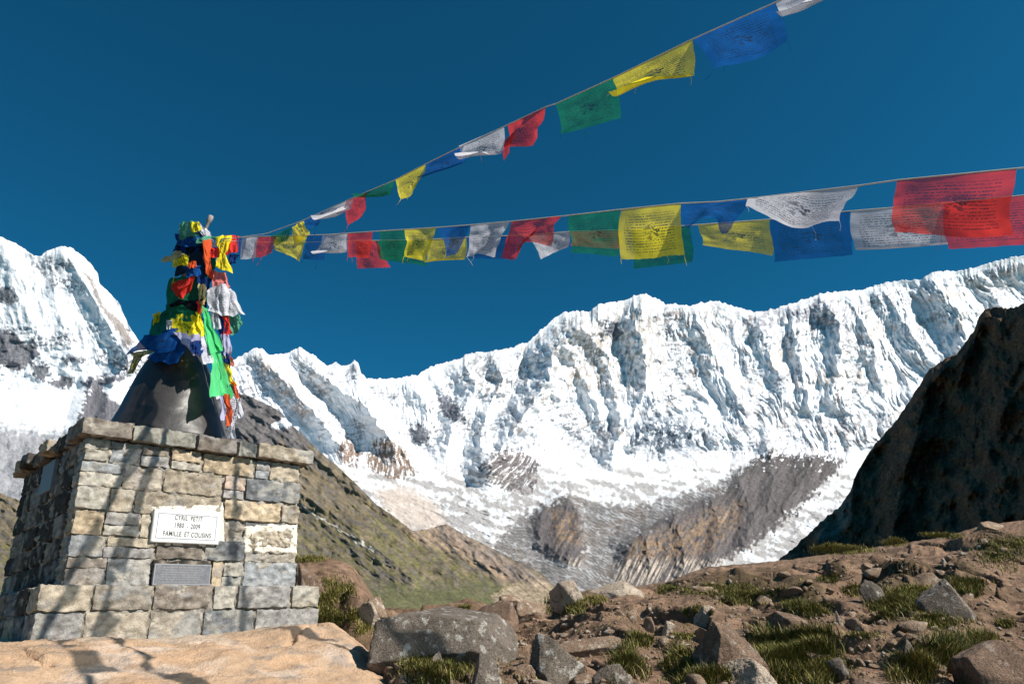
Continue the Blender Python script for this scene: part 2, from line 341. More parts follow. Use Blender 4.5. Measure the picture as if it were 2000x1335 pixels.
def hill_color(U, V, H, D):
    n = fbm(U/18, V/16, 72.0, 5, .6); n2 = fbm(U/4.5, V/4, 75.0, 3, .65); A = U-1.2*(V-1000)
    st = fbm(A/9, V/70, 77., 4, .6)
    C = np.ones(U.shape+(3,))*lin(112, 101, 82)
    def mx(C, c, k): k = np.clip(k, 0, 1)[..., None]; return C*(1-k)+np.clip(lin(*c), 0, 1)*k
    C = mx(C, (102, 98, 98), sstep(V+30*n, 910, 850))
    gp = sstep(V+25*n+.05*U, 1010, 1090)
    C = mx(C, (104, 98, 66), gp*sstep(n+st*.6, -.3, .35)); C = mx(C, (92, 94, 64), sstep(V+12*n, 1120, 1170)*.8)
    C = mx(C, (158, 136, 112), softpoly(U+8*n, V+8*n2, [(785,1030),(870,1026),(905,1046),(960,1090),(1010,1130),(985,1140),(900,1085),(820,1060)], 7)*.85)
    C = mx(C, (138, 122, 112), softpoly(U+6*n, V+6*n, [(840,1032),(872,1024),(1000,1090),(1075,1135),(1050,1150),(960,1110)], 6)*.7)
    C = mx(C, (86, 84, 86), sstep(ridged(A/26, V/60, 81., 3)+.3*n2, .62, .85)*.7*sstep(V, 1170, 1120))
    C = mx(C, (228, 228, 232), softpoly(U+5*n2, V+5*n2, [(528,832),(560,812),(572,830),(545,838)], 1.5))
    C = mx(C, (190, 186, 180), (np.abs(V-(985+(U-585)*.62+7*n)) < 1.8)*((U > 582) & (U < 730))*.8)
    C = mx(C, (160, 142, 120), softpoly(U+6*n2, V+4*n2, [(960,1165),(1010,1135),(1060,1130),(1100,1160),(1080,1185),(970,1180)], 5)*.8)
    return np.clip(C*(1+.4*n2[..., None]+.25*st[..., None]), .015, .9)
mountain('hillside', -160, 1120, 640, 330, HCREST, 1235., hill_depth, hill_color, hill_mat, jag=1.6, back=200)

dark_mat = terrain_mat('hillside_dark_turf', 0.06, 0.4, 1.6, (0.55, 1.5), 1.0)
DCREST = [(1440, 1150), (1500, 1110), (1540, 1078), (1590, 1030), (1640, 988), (1662, 955), (1672, 925), (1690, 895), (1712, 862), (1745, 828), (1765, 800), (1790, 760), (1815, 722), (1845, 700), (1870, 688), (1885, 668), (1902, 645), (1912, 618), (1925, 604), (1950, 600), (1980, 602), (2000, 590), (2060, 565), (2200, 500)]
def dark_depth(U, V, H):
    base = np.interp(V, [560, 850, 1080, 1180], [560, 430, 320, 230])*(1+interp(U, [(1440, 90), (1700, 0), (2000, -190), (2200, -280)])/450)
    d = -fbm(U/45, V/55, 91., 5, .5)*18-(ridged((U+.4*V)/60, V/160, 95., 3)-.3)*14
    q, _ = polydist(U, V, [(1870,690),(1810,760),(1790,850),(1760,950),(1740,1060)]); d -= 34*np.maximum(0, 1-q/46)
    q, _ = polydist(U, V, [(2020,670),(1960,760),(1930,900),(1900,1040)]); d -= 18*np.maximum(0, 1-q/70)
    return base+d*base/450*sstep(H, -8, 25)
def dark_color(U, V, H, D):
    n = fbm(U/14, V/18, 101., 5, .6); n2 = fbm(U/4, V/5, 105., 3, .65)
    C = np.ones(U.shape+(3,))*lin(92, 70, 54)
    k = sstep(n+n2*.4, .0, .3)[..., None]*.6; C = C*(1-k)+lin(112, 86, 58)*k
    k = softpoly(U+8*n, V+8*n, [(1590,1040),(1660,965),(1668,1000),(1640,1040),(1600,1060)], 6)[..., None]; C = C*(1-k)+lin(128, 112, 96)*k
    return np.clip(C*(1+.5*n2[..., None]), .008, .5)
mountain('dark_hillside', 1440, 2200, 430, 330, DCREST, 1185., dark_depth, dark_color, dark_mat, jag=3.5, back=150)

# valley floor that everything far off stands on
vm = terrain_mat('valley_ground', 0.01, 0.1, 4, (0.8, 1.2))
gx, gy = np.meshgrid(np.linspace(-14000, 14000, 120), np.linspace(-3000, 14000, 90))
gz = -70+12*fbm(gx/900, gy/900, 1., 4)
mesh_obj('valley_floor', np.stack([gx, gy, gz], -1), grid_faces(90, 120), vm, col=np.ones((90*120, 3))*lin(112, 98, 82), kind='structure')
# ------------------------------------------------------------------ monument frame
YAW = 0.79958
ux = np.array([math.cos(YAW), math.sin(YAW), 0]); uy = np.array([-math.sin(YAW), math.cos(YAW), 0]); uz = np.array([0, 0, 1.0])
O = np.array([-3.04977, 4.90713, 0.41232]); MW, MD, MH = 1.70, 1.6576, 1.0048
CO, CT, PO, PH = 0.0692, 0.1218, 0.1483, 0.3539
def M(a, b, c): return O+np.asarray(a)[..., None]*ux+np.asarray(b)[..., None]*uy+np.asarray(c)[..., None]*uz
def on_plane(px, py, b):                           # pixel -> (a, c) on the plane at depth b of the monument
    r = ray(px, py); n = uy; t = ((O+b*uy)@n)/(r@n); p = r*t-O; return float(p@ux), float(p@uz)

# ------------------------------------------------------------------ near ground
GC = [(-300, 1225), (560, 1205), (578, 1090), (600, 1084), (650, 1090), (685, 1102), (705, 1125), (728, 1160), (742, 1190), (800, 1205), (1000, 1192), (1080, 1182), (1110, 1160), (1150, 1150), (1250, 1143), (1310, 1134), (1345, 1118), (1385, 1106), (1450, 1101), (1550, 1091), (1640, 1078), (1750, 1062), (1850, 1047), (1900, 1030), (1960, 1020), (2000, 1015), (2300, 975)]
GD = [(-300, 9.5), (560, 9.0), (700, 8.5), (760, 9), (1080, 10), (1300, 11), (1600, 12.5), (2300, 13)]
TUFTS = [  # px, py, rx, ry, blades, height m, tone (0 dark green, 1 yellow green)
 (640,1175,42,30,900,.09,.55),(640,1213,34,14,700,.10,.35),(700,1215,26,22,350,.07,.8),(600,1092,40,8,500,.05,.6),
 (800,1275,60,14,900,.07,.6),(850,1310,60,26,2200,.11,.3),(920,1245,14,30,450,.08,.5),(960,1270,50,16,700,.06,.7),(905,1190,16,9,200,.06,.6),
 (1110,1185,44,17,1300,.09,.45),(1160,1170,28,9,400,.07,.75),(1240,1255,22,16,450,.09,.4),(1225,1310,30,24,1300,.11,.35),(1330,1295,34,28,800,.08,.5),
 (1300,1148,22,9,400,.06,.35),(1395,1150,60,12,700,.05,.5),(1460,1165,58,16,1700,.09,.4),(1350,1190,26,12,400,.06,.5),(1560,1185,42,13,900,.08,.35),(1590,1195,30,10,500,.07,.5),
 (1635,1133,22,9,350,.07,.3),(1665,1155,26,12,600,.08,.5),(1745,1180,52,24,2200,.11,.45),(1790,1160,44,16,900,.08,.85),(1890,1150,36,16,1200,.11,.4),(1840,1215,60,16,700,.07,.5),(1965,1220,22,8,300,.07,.5),
 (1555,1265,66,26,2600,.12,.35),(1540,1300,70,30,3200,.13,.4),(1610,1322,34,18,1000,.12,.5),(1800,1310,40,28,1500,.12,.45),(1880,1285,50,30,2600,.13,.35),(1930,1262,30,16,700,.10,.5),
 (1640,1076,60,7,900,.10,.95),(1745,1060,26,6,400,.10,1.0),(1835,1046,40,5,450,.08,.9),(1955,1080,50,22,1200,.07,.4),(2000,1060,30,12,500,.08,.6),(1380,1330,50,14,800,.1,.4),(1350,1245,40,10,300,.05,.6),(1720,1240,70,12,200,.04,.6),
]
DARKS = [(1465,1172,52,20,.16),(1575,1192,48,16,.14),(1745,1190,55,28,.22),(1115,1195,40,16,.12),(1560,1275,60,30,.14),(1300,1155,34,12,.10),(1635,1138,26,10,.10),(1440,1160,30,10,.1),(1700,1270,50,18,.12),(1280,1240,34,30,.14),(640,1150,40,40,.1),(850,1310,50,20,.1)]
nu, nv = 1040, 430
u = np.linspace(-300, 2300, nu); cy = interp(u, GC)+1.5*fbm(u/16, 2., o=4); cd = interp(u, GD)
s = np.linspace(-0.9, 1, nv)[:, None]
V = np.where(s >= 0, 1352+(cy-1352)*np.abs(s)**.9, 1352+(-s)*900); U = np.broadcast_to(u, V.shape)
D = np.where(s >= 0, 3.9*(cd/3.9)**np.abs(s), 3.9*(1.35/3.9)**(-s/.9))
G = P(U, V, D)
# vertical relief: trodden ledges, hummocks and hollows
amp = sstep(np.broadcast_to(s, V.shape), 1.0, .86)
x, y = G[..., 0], G[..., 1]
h = .085*fbm(x/1.3, y/1.3, 1., 4)*(1-.7*sstep(U, 1900, 2000))+.05*ridged(x/.7, y/.45, 3., 5, .62)*sstep(fbm(x/.9, y/.9, 66., 3), -.1, .25)+.016*fbm(x/.33, y/.33, 5., 5, .6)
lh = fbm(x/1.1, y/.9, 8., 4); led = np.floor(lh*5+.5)+sstep(lh*5+.5-np.floor(lh*5+.5), .72, 1.0)
ph = (.94*x+.34*y)/1.25+1.3*fbm(x/1.6, y/1.6, 28., 2); frc = ph-np.floor(ph)
lm = (1-sstep(U, 1840, 1900)*sstep(V, 1180, 1240))*(1-sstep(U, 1930, 1990)*.85)
h = h+lm*(.17*sstep(frc, 0, .17)-.155*frc)*(.35+.9*sstep(fbm(x/2.2, y/2.2, 38., 2), -.25, .25))
ph = (.9*x+.44*y)/.5+1.2*fbm(x/.7, y/.7, 48., 2); frc = ph-np.floor(ph); h = h+(.06*sstep(frc, 0, .2)-.055*frc)*sstep(fbm(x/1.2, y/1.2, 58., 2), -.2, .2)
for (px, py, rx, ry, hh) in DARKS:
    h = h+.45*hh*np.exp(-((U-px-rx*.35)/rx)**2-((V-py+ry*.9)/ry)**2)-.5*hh*np.exp(-((U-px+rx*.2)/rx)**2-((V-py-ry*.5)/ry)**2)
for (px, py, rx, ry, nb, th, tone) in TUFTS:
    h = h+th*.5*np.exp(-((U-px)/rx)**2-((V-py)/ry)**2)
G[..., 2] += h*amp-.55*sstep(U, 790, 650)*sstep(D, 8.0, 6.0)
# back of the rise, falling to the valley
top = G[-1]; hd = top*np.array([1, 1, 0]); hd /= np.linalg.norm(hd, axis=1)[:, None]
bk = [top+hd*q-np.array([0, 0, z]) for q, z in ((.8, .25), (2.5, 1.5), (8, 7), (30, 26), (120, 78))]
G = np.concatenate([G]+[b[None] for b in bk])
n = fbm(G[..., 0]/.5, G[..., 1]/.5, 3., 5, .6); n2 = fbm(G[..., 0]/.08, G[..., 1]/.08, 7., 3)
C = np.ones(G.shape)*lin(122, 98, 80)
k = sstep(n, 0, .5)[..., None]*.6; C = C*(1-k)+lin(142, 116, 96)*k
k = sstep(fbm(G[..., 0]/.9, G[..., 1]/.9, 13., 4), .12, .5)[..., None]*.65; C = C*(1-k)+lin(86, 70, 54)*k
UU = np.concatenate([U]+[U[-1:]]*5); VV = np.concatenate([V]+[V[-1:]]*5)
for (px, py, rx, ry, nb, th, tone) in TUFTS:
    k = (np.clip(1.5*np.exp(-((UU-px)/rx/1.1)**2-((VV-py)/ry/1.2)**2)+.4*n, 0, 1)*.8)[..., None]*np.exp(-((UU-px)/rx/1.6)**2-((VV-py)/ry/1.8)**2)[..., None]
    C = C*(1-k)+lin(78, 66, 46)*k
C = C*(1+.5*n2[..., None])
gm = terrain_mat('trodden_earth', 14.0, 90.0, .02, (0.62, 1.35), 0.95)
ground = mesh_obj('ground', G, grid_faces(nv+5, nu), gm, col=C, kind='structure')
gbvh = BVHTree.FromObject(ground, bpy.context.evaluated_depsgraph_get())
def hit(px, py):
    r = ray(px, py); r = Vector(r/np.linalg.norm(r)); p, nn, i, d = gbvh.ray_cast(Vector((0, 0, 0)), r, 200)
    return p if p is not None else Vector(P(px, py, 10))

# ------------------------------------------------------------------ rocks
_ico = {}
def ico(sub):
    if sub not in _ico:
        import bmesh
        bm = bmesh.new(); bmesh.ops.create_icosphere(bm, subdivisions=sub, radius=1)
        bm.verts.ensure_lookup_table()
        _ico[sub] = (np.array([v.co[:] for v in bm.verts]), np.array([[v.index for v in f.verts] for f in bm.faces])); bm.free()
    return _ico[sub]
def rock_shape(seed, size, planes=None, n=16, sub=6, rough=.05, R=None):
    r = np.random.default_rng(seed); D_, F_ = ico(sub)
    if planes is None:
        pn = r.normal(size=(n, 3)); pn /= np.linalg.norm(pn, axis=1)[:, None]; pd = r.uniform(.42, .9, n)
    else:
        pn = np.array([p[:3] for p in planes], float); pn /= np.linalg.norm(pn, axis=1)[:, None]; pd = np.array([p[3] for p in planes])
    q = D_@pn.T; tt = np.where(q > .05, pd/np.maximum(q, .05), 9)
    k = 110.0; rad = -np.log(np.exp(-k*np.minimum(tt, 2.2)).sum(1)+np.exp(-k*1.25))/k
    Vv = D_*rad[:, None]
    o = seed*3.7
    dn = rough*.7*fbm(Vv[:, 0]*1.7+o, Vv[:, 1]*1.7, Vv[:, 2]*1.7, 6, .6)+rough*.8*(ridged(Vv[:, 0]*2.2+o, Vv[:, 1]*2.2, Vv[:, 2]*6, 5, .65)-.4)
    Vv = Vv*(1+dn[:, None])
    if R is not None: Vv = Vv@np.array(R).T
    lo, hi = Vv.min(0), Vv.max(0); Vv = (Vv-(lo+hi)/2)/((hi-lo)/2)*np.array(size)
    return Vv, F_
def rock_mat(name, c1, c2, lichen, sc=6.0):
    m, t, b = nodes(name); co = objco(t)
    a = noise(t, sc, 10, .68, co); l = noise(t, sc*2.6, 5, .6, co); g = noise(t, sc*16, 4, .7, co); v = t.nodes.new('ShaderNodeTexVoronoi'); v.inputs['Scale'].default_value = sc*2.2; v.feature = 'DISTANCE_TO_EDGE'
    wv = noise(t, sc*.8, 3, .5, co); mp = t.nodes.new('ShaderNodeVectorMath'); mp.operation = 'ADD'; t.links.new(co, mp.inputs[0]); t.links.new(wv.outputs[1], mp.inputs[1]); t.links.new(mp.outputs[0], v.inputs['Vector'])
    c = mixc(t, c1, c2, ramp(t, a.outputs[0], [(.35, (0, 0, 0)), (.65, (1, 1, 1))]))
    c = mixc(t, c, lichen, ramp(t, l.outputs[0], [(.56, (0, 0, 0)), (.64, (.8,)*3)]))
    c = mixc(t, c, ramp(t, g.outputs[0], [(.3, (.6,)*3), (.7, (1.3,)*3)]), 1.0, 'MULTIPLY')
    cr_ = ramp(t, v.outputs['Distance'], [(0.0, (.35,)*3), (.035, (1,)*3)])
    c = mixc(t, c, cr_, .55, 'MULTIPLY'); t.links.new(c, b.inputs['Base Color']); b.inputs['Roughness'].default_value = .92; b.inputs['Specular IOR Level'].default_value = .2
    hh = math_(t, 'ADD', math_(t, 'MULTIPLY', a.outputs[0], 1.0), math_(t, 'MULTIPLY', g.outputs[0], .25)); hh = math_(t, 'ADD', hh, math_(t, 'MULTIPLY', cr_, .15))
    bump(t, b, hh, .25/sc); return m
RM = {'grey': rock_mat('rock_grey_lichen', lin(104, 94, 84), lin(136, 124, 112), lin(196, 190, 180)),
      'tan': rock_mat('rock_tan', lin(136, 112, 92), lin(166, 142, 120), lin(205, 195, 180)),
      'brown': rock_mat('rock_brown', lin(112, 92, 78), lin(148, 122, 102), lin(170, 155, 140)),
      'pale': rock_mat('rock_pale', lin(170, 150, 132), lin(205, 188, 168), lin(120, 108, 98))}
def eul(a, b, c):
    from mathutils import Euler
    return np.array(Euler((math.radians(a), math.radians(b), math.radians(c))).to_matrix())
def rock(px, py, wpx, hpx, mat, label, seed, dep=1.0, n=14, rot=(0, 0, 0), planes=None, sub=5, sink=.45, rough=.06, d=None, group='rocks strewn over the slope', cat='rock'):
    # px,py = centre of the visible stone in the photograph, sizes in photo pixels
    base = hit(px, py+hpx*.42)
    dd = float(np.array(base)@fw) if d is None else d
    m = dd/F; sx, sz = wpx*m/2, hpx*m/2*(1+sink)
    Vv, F_ = rock_shape(seed, (sx*1.0, sx*dep, sz*1.0), planes, n, sub, rough, eul(*rot))
    c = P(px, py+hpx*(sink*.5+.06), dd+sx*dep*.35)
    o = mesh_obj('rock', Vv, F_, RM[mat], smooth=True); o.location = c
    return tag(o, label, cat, group)
# long tilted slab beyond the monument, traced as a real block
rock(868, 1236, 300, 120, 'grey', 'long grey speckled slab lying right of the monument boulder, dark at its left end', 11, dep=.75,
     planes=[(0,-1,.25,.62),(.25,-.25,1,.62),(-1,-.1,.1,.92),(-.35,0,1,.72),(1,-.3,.4,.88),(.8,-.9,.2,.85),(0,1,.3,.9),(0,0,-1,1),(-.8,.6,.3,1),(.5,.6,.8,.95),(.1,-1,-.6,.8)], sub=6, rough=.035, sink=.2)
rock(722, 1195, 48, 44, 'pale', 'small pinkish pale stone beside the left tip of the long grey slab', 12, n=12)
rock(955, 1205, 120, 70, 'brown', 'brownish lichened rock with a flat top joined to the right end of the long slab', 21, dep=.8, n=12, rot=(0, 8, 10))
rock(1110, 1160, 74, 56, 'pale', 'cream upright pointed rock on the crest above the dark tussock in the middle', 31, dep=.7, n=11, rot=(0, 25, 0))
rock(1200, 1150, 120, 36, 'pale', 'long low cream rock on the crest in the middle right of the upright pointed rock', 32, dep=.5, n=14, rot=(0, -6, 0))
rock(1035, 1192, 70, 40, 'tan', 'rounded tan rock at the crest between the long slab and the dark tussock', 33, n=14)
rock(1085, 1288, 128, 112, 'grey', 'lichen-spotted grey boulder with a split face at the bottom middle', 141, dep=.7, n=18, rough=.09, rot=(0, 15, 0), sub=6)
rock(1150, 1262, 150, 40, 'tan', 'thin tan plank-like slab tilted down to the right leaning on the lichen-spotted boulder', 42, dep=.35, n=10, rot=(20, 34, 0))
rock(948, 1310, 66, 70, 'grey', 'grey angular rock with a bright right edge at the bottom left of the grassy patch', 43, n=11, rot=(0, 10, 20))
rock(852, 1290, 34, 40, 'pale', 'small white-streaked stone standing in grass below the long slab', 44, n=10)
rock(1265, 1218, 34, 30, 'tan', 'small tan block perched over a dark hollow right of the dirt path', 45, n=9)
rock(1304, 1224, 32, 26, 'pale', 'small pale split stone right of the tan block by the dark hollow', 46, n=9)
rock(1380, 1200, 54, 40, 'pale', 'squarish pale grey rock on bare earth below the crest, right of the two small blocks', 47, dep=.7, n=9, rot=(0, -5, 15))
rock(1425, 1262, 135, 100, 'brown', 'rounded brown boulder streaked with cracks above the cream one at the bottom', 151, dep=.8, n=26, rough=.10, rot=(0, -25, 0), sub=6)
rock(1466, 1318, 110, 72, 'pale', 'cream coarse-grained boulder at the bottom edge right of centre', 152, dep=.8, n=24, rough=.09, sub=6)
rock(1200, 1315, 90, 40, 'grey', 'thin dark slab slanting down to the right out of grass at the bottom', 53, dep=.35, n=9, rot=(15, 28, 0))
rock(1706, 1155, 54, 52, 'grey', 'round-faced mottled grey rock standing left of the big dark hollow', 61, dep=.6, n=11)
rock(1850, 1168, 110, 84, 'grey', 'large leaning flake of rock with a bright top edge in the right half', 165, dep=.5, n=8, rot=(10, 48, -15), rough=.07, planes=[(0,-1,.2,.5),(0,1,0,.5),(1,0,.2,.9),(-1,-.2,.3,.7),(.2,0,1,.5),(0,0,-1,.8),(.7,-.2,.8,.75)])
rock(1808, 1130, 60, 26, 'tan', 'bright tan ledge stone above the large leaning flake', 163, dep=.5, n=10, rot=(0, 22, 0))
rock(1640, 1205, 13, 28, 'pale', 'tiny white upright splinter of stone in the grass right of centre', 64, n=8)
rock(1775, 1270, 34, 46, 'grey', 'small dark upright stone in a hollow at the lower right', 65, n=8, dep=.6)
rock(1640, 1305, 60, 46, 'grey', 'dark angular stone half buried beside green grass at the bottom right', 66, n=9, rot=(0, 20, 0))
rock(1700, 1335, 90, 30, 'brown', 'flat brown stone at the bottom edge left of the big corner boulder', 67, n=12)
rock(1985, 1320, 190, 150, 'brown', 'large smooth speckled boulder in the bottom right corner', 68, dep=.8, n=16, rough=.03, sub=6)
rock(1845, 1096, 12, 16, 'pale', 'tiny bright white stone high on the right slope', 71, n=8)
rock(1700, 1104, 30, 14, 'tan', 'small low tan stone on the slope below the yellow grass', 72, n=10)
rock(1935, 1025, 60, 20, 'tan', 'low brown outcrop on the crest near the right edge', 73, n=12)
rock(1545, 1152, 44, 16, 'brown', 'flat brown stone beside the dark tussocks below the crest', 74, n=10)
rock(1370, 1150, 50, 14, 'tan', 'thin flat tan stone below the left shoulder of the crest', 75, n=10)
rock(1540, 1210, 90, 40, 'brown', 'low dark brown rock beneath the tussocks in the centre right', 76, n=13)
rock(1780, 1222, 60, 24, 'tan', 'reddish tan stone lying on bare earth below the big dark hollow', 77, n=12)
rock(1380, 1240, 40, 34, 'tan', 'small tan stone above the cracked brown boulder', 78, n=10)
rock(1490, 1170, 30, 18, 'tan', 'small tan stone tucked in the tussock below the crest', 79, n=10)
rock(612, 1130, 70, 76, 'brown', 'brown rock face in the mound right behind the monument', 81, n=14, dep=.6)
rock(735, 1180, 50, 34, 'tan', 'smooth tan stone at the right foot of the grassy mound', 82, n=12)
rock(1000, 1170, 60, 22, 'tan', 'low tan stone on the far edge behind the long slab', 83, n=12, d=9.6)

# loose pebbles: nobody could count them
pv, pf, off = [], [], 0
D1, F1 = ico(1)
for i in range(4200):
    px, py = rng.uniform(740, 2020), None
    py = rng.uniform(interp(px, GC)+8, 1340); p = hit(px, py); r = .0045*math.exp(rng.normal(0, .6))*(1+.1*p.y)
    sc = rng.uniform(.6, 1.3, 3)*r; jj = 1+rng.uniform(-.25, .25, len(D1))
    pv.append(D1*jj[:, None]*sc+np.array(p)); pf.append(F1+off); off += len(D1)
for i in range(420):                                # half-buried chips of stone
    px = rng.uniform(760, 2010); py = rng.uniform(interp(px, GC)+12, 1345); p = hit(px, py); r_ = .014*math.exp(rng.normal(0, .55))*(1+.08*p.y)
    v_, f_ = rock_shape(300+i, (r_*rng.uniform(.7, 1.5), r_*rng.uniform(.7, 1.3), r_*rng.uniform(.4, .9)), None, 9, 3, .05, eul(rng.uniform(-30, 30), rng.uniform(-30, 30), rng.uniform(0, 360)))
    pv.append(v_+np.array(p)); pf.append(f_+off); off += len(v_)
peb = mesh_obj('pebbles', np.concatenate(pv), np.concatenate(pf), RM['tan'], smooth=False); peb['kind'] = 'stuff'; tag(peb, 'loose pebbles scattered over the bare brown earth', 'pebbles')

# grass
def grass():
    vs, fs, cs = [], [], []; off = 0
    def blade(p, hgt, tone):
        nonlocal off
        a = rng.uniform(0, 2*math.pi); lean = rng.uniform(.1, 1.1)*hgt; wd = .0014+.0014*rng.random(); wd *= 1+.08*p[1]
        d = np.array([math.cos(a), math.sin(a), 0]); q = np.array([-d[1], d[0], 0])
        c0 = lin(52, 66, 24)*(1-tone)+lin(150, 142, 70)*tone; c0 = c0*rng.uniform(.35, 1.3)
        if rng.random() < .24: c0 = lin(150, 132, 88)*rng.uniform(.5, 1.1)
        for k, (s_, w_) in enumerate(((0, 1), (.55, .8))):
            z = hgt*s_*(1-.1*s_); o = d*lean*s_*s_
            vs.append(p+o-q*wd*w_+uz*z); vs.append(p+o+q*wd*w_+uz*z)
        vs.append(p+d*lean+uz*hgt*.88); cs.extend([c0*.8]*2+[c0]*2+[c0*1.15])
        fs.append((off, off+1, off+3, off+2)); fs.append((off+2, off+3, off+4)); off += 5
    for (px, py, rx, ry, nb, th, tone) in TUFTS:
        cl = rng.normal(0, .45, (max(4, nb//60), 2))
        for i in range(int(nb*2.1)):
            c = cl[rng.integers(len(cl))]+rng.normal(0, .26, 2)
            p = hit(px+c[0]*rx, py+c[1]*ry)
            if p.length > 30: continue
            blade(np.array(p)-uz*.004, th*rng.uniform(.25, .95), min(1, max(0, tone+rng.normal(0, .25))))
    for i in range(3500):
        px = rng.uniform(600, 2020); py = rng.uniform(interp(px, GC)+2, 1340)
        if fbm(px/60, py/30, 44., 3) < .02: continue
        blade(np.array(hit(px, py)), rng.uniform(.012, .04), rng.uniform(.5, 1))
    return vs, fs, cs
vs, fs, cs = grass()
grm, t, b = nodes('grass_blade'); t.links.new(attr(t), b.inputs['Base Color']); b.inputs['Roughness'].default_value = .7; b.inputs['Specular IOR Level'].default_value = .2
g = mesh_obj('grass', np.array(vs), fs, grm, col=np.array(cs), smooth=False); g['kind'] = 'stuff'; tag(g, 'green and straw coloured grass tufts growing between the rocks', 'grass')

# ------------------------------------------------------------------ boulder under the monument
a = np.linspace(-2.6, 3.1, 460); bb = np.linspace(-2.4, 2.6, 380); A_, B_ = np.meshgrid(a, bb)
fr = np.maximum(0, -(B_+.10)); edge = np.maximum(0, (A_+.35*np.maximum(0, -(B_+.1))-1.86)/.72)
z = .075-.05*fr-.13*fr**2-.55*np.maximum(0, fr-1.35)**1.6-.75*edge**2.0-1.4*np.maximum(0, edge-.75)**2
z -= .04*np.maximum(0, -A_-.2)+.5*np.maximum(0, B_-1.9)**2+.5*np.maximum(0, -A_-1.6)**2
z += .10*np.exp(-((A_-1.55)/.42)**2-((B_+.45)/.30)**2)
z += .05*fbm(A_/.9, B_/.7, 201., 3)+.015*fbm(A_/.22, B_/.18, 205., 6, .66)+.012*ridged(A_/.35, B_/.5, 211., 4)
for ln in ([(1.55,-.22),(1.62,-.4),(1.66,-.5),(1.95,-.9)], [(.2,-.5),(.5,-.62),(.75,-.6),(1.05,-.8)], [(1.66,-.5),(1.4,-.6),(1.2,-.85)], [(-.6,-.4),(-.3,-.55),(-.2,-.9)], [(2.2,-.2),(2.3,-.5),(2.55,-.7)]):
    gq, _ = polydist(A_+.03*fbm(A_/.1, B_/.1, 7., 3), B_, ln); z -= .06*np.maximum(0, 1-gq/.03)
z = np.minimum(z, .20)
# never above the foot of the plinth face
Z = z
Vb = O*np.array([1, 1, 0])+A_[..., None]*ux+B_[..., None]*uy+Z[..., None]*uz
nr, nc = A_.shape
sk = []
ring = np.concatenate([np.arange(nc), np.arange(1, nr)*nc+nc-1, (nr-1)*nc+np.arange(nc-2, -1, -1), np.arange(nr-2, 0, -1)*nc])
Vf = Vb.reshape(-1, 3); low = Vf[ring].copy(); low[:, 2] = -2.2
idx = len(Vf)+np.arange(len(ring)); nx = np.roll(ring, -1); ni = np.roll(idx, -1)
Fb = np.concatenate([grid_faces(nr, nc), np.stack([ring, idx, ni, nx], -1)])
n = fbm(A_/.5, B_/.4, 221., 4)
C = np.ones(A_.shape+(3,))*lin(184, 154, 126)
k = sstep(n, .0, .45)[..., None]*.8; C = C*(1-k)+lin(198, 178, 160)*k
k = sstep(fbm(A_/.25, B_/.12, 231., 4), .18, .45)[..., None]*.6; C = C*(1-k)+lin(136, 126, 118)*k
k = sstep(fbm(A_/.6, B_/.2, 236., 4), .2, .5)[..., None]*.6; C = C*(1-k)+lin(190, 154, 122)*k
k = (sstep(B_, -.5, -.2)*.55)[..., None]; C = C*(1-k)+lin(165, 150, 132)*k
C = np.concatenate([C.reshape(-1, 3), C.reshape(-1, 3)[ring]])
bm_ = terrain_mat('boulder_granite', 7.0, 60.0, .03, (0.72, 1.2), .85)
bo = mesh_obj('boulder', np.concatenate([Vf, low]), Fb, bm_, col=C)
tag(bo, 'huge smooth orange tan boulder that the stone monument stands on', 'boulder')

# ------------------------------------------------------------------ masonry
def rbox(c, half, ax, res, r, amp, seed, freq=13.0):
    """rounded, roughened block: centre c (a,b,c coords), half sizes, returns verts/faces"""
    hx, hy, hz = half; V_, F_, off = [], [], 0
    for axis in range(3):
        i, j = [q for q in range(3) if q != axis]
        ni_, nj = max(2, int(2*half[i]/res)+1), max(2, int(2*half[j]/res)+1)
        gi, gj = np.meshgrid(np.linspace(-half[i], half[i], ni_), np.linspace(-half[j], half[j], nj))
        for sg in (-1, 1):
            q = np.zeros(gi.shape+(3,)); q[..., i] = gi; q[..., j] = gj; q[..., axis] = sg*half[axis]
            f = grid_faces(nj, ni_, off)
            flip = (axis == 1) ^ (sg < 0)
            V_.append(q.reshape(-1, 3)); F_.append(f[:, ::-1] if not flip else f); off += gi.size
    q = np.concatenate(V_); F_ = np.concatenate(F_)
    h = np.array(half); r = min(r*.6, h.min()*.9); inn = np.clip(q, -(h-r), h-r); d = q-inn; L = np.linalg.norm(d, axis=1)[:, None]; L[L == 0] = 1
    nrm = d/L; q2 = inn+nrm*r
    w_ = q2+np.array(c)
    dn = fbm(w_[:, 0]*freq+seed, w_[:, 1]*freq, w_[:, 2]*freq*1.6, 4, .6)+.5*ridged(w_[:, 0]*freq*.8+seed, w_[:, 1]*freq*.8, w_[:, 2]*freq*2.4, 3)
    q2 = q2+nrm*(amp*(dn-.25))[:, None]+0.35*amp*np.stack([perlin(w_[:, 2]*6+seed, w_[:, 1]*6, 1.), w_[:, 0]*0, perlin(w_[:, 0]*6+seed, w_[:, 1]*6, 5.)], -1)
    return q2+np.array(c), F_
SC = {'tan': (180, 167, 148), 'yel': (190, 171, 144), 'lt': (178, 172, 160), 'gry': (158, 154, 150), 'slate': (118, 120, 122), 'blu': (152, 154, 155), 'brn': (136, 126, 116), 'mort': (168, 158, 144), 'cream': (206, 192, 168), 'pink': (176, 156, 140), 'dk': (78, 72, 66), 'grn': (136, 136, 128)}
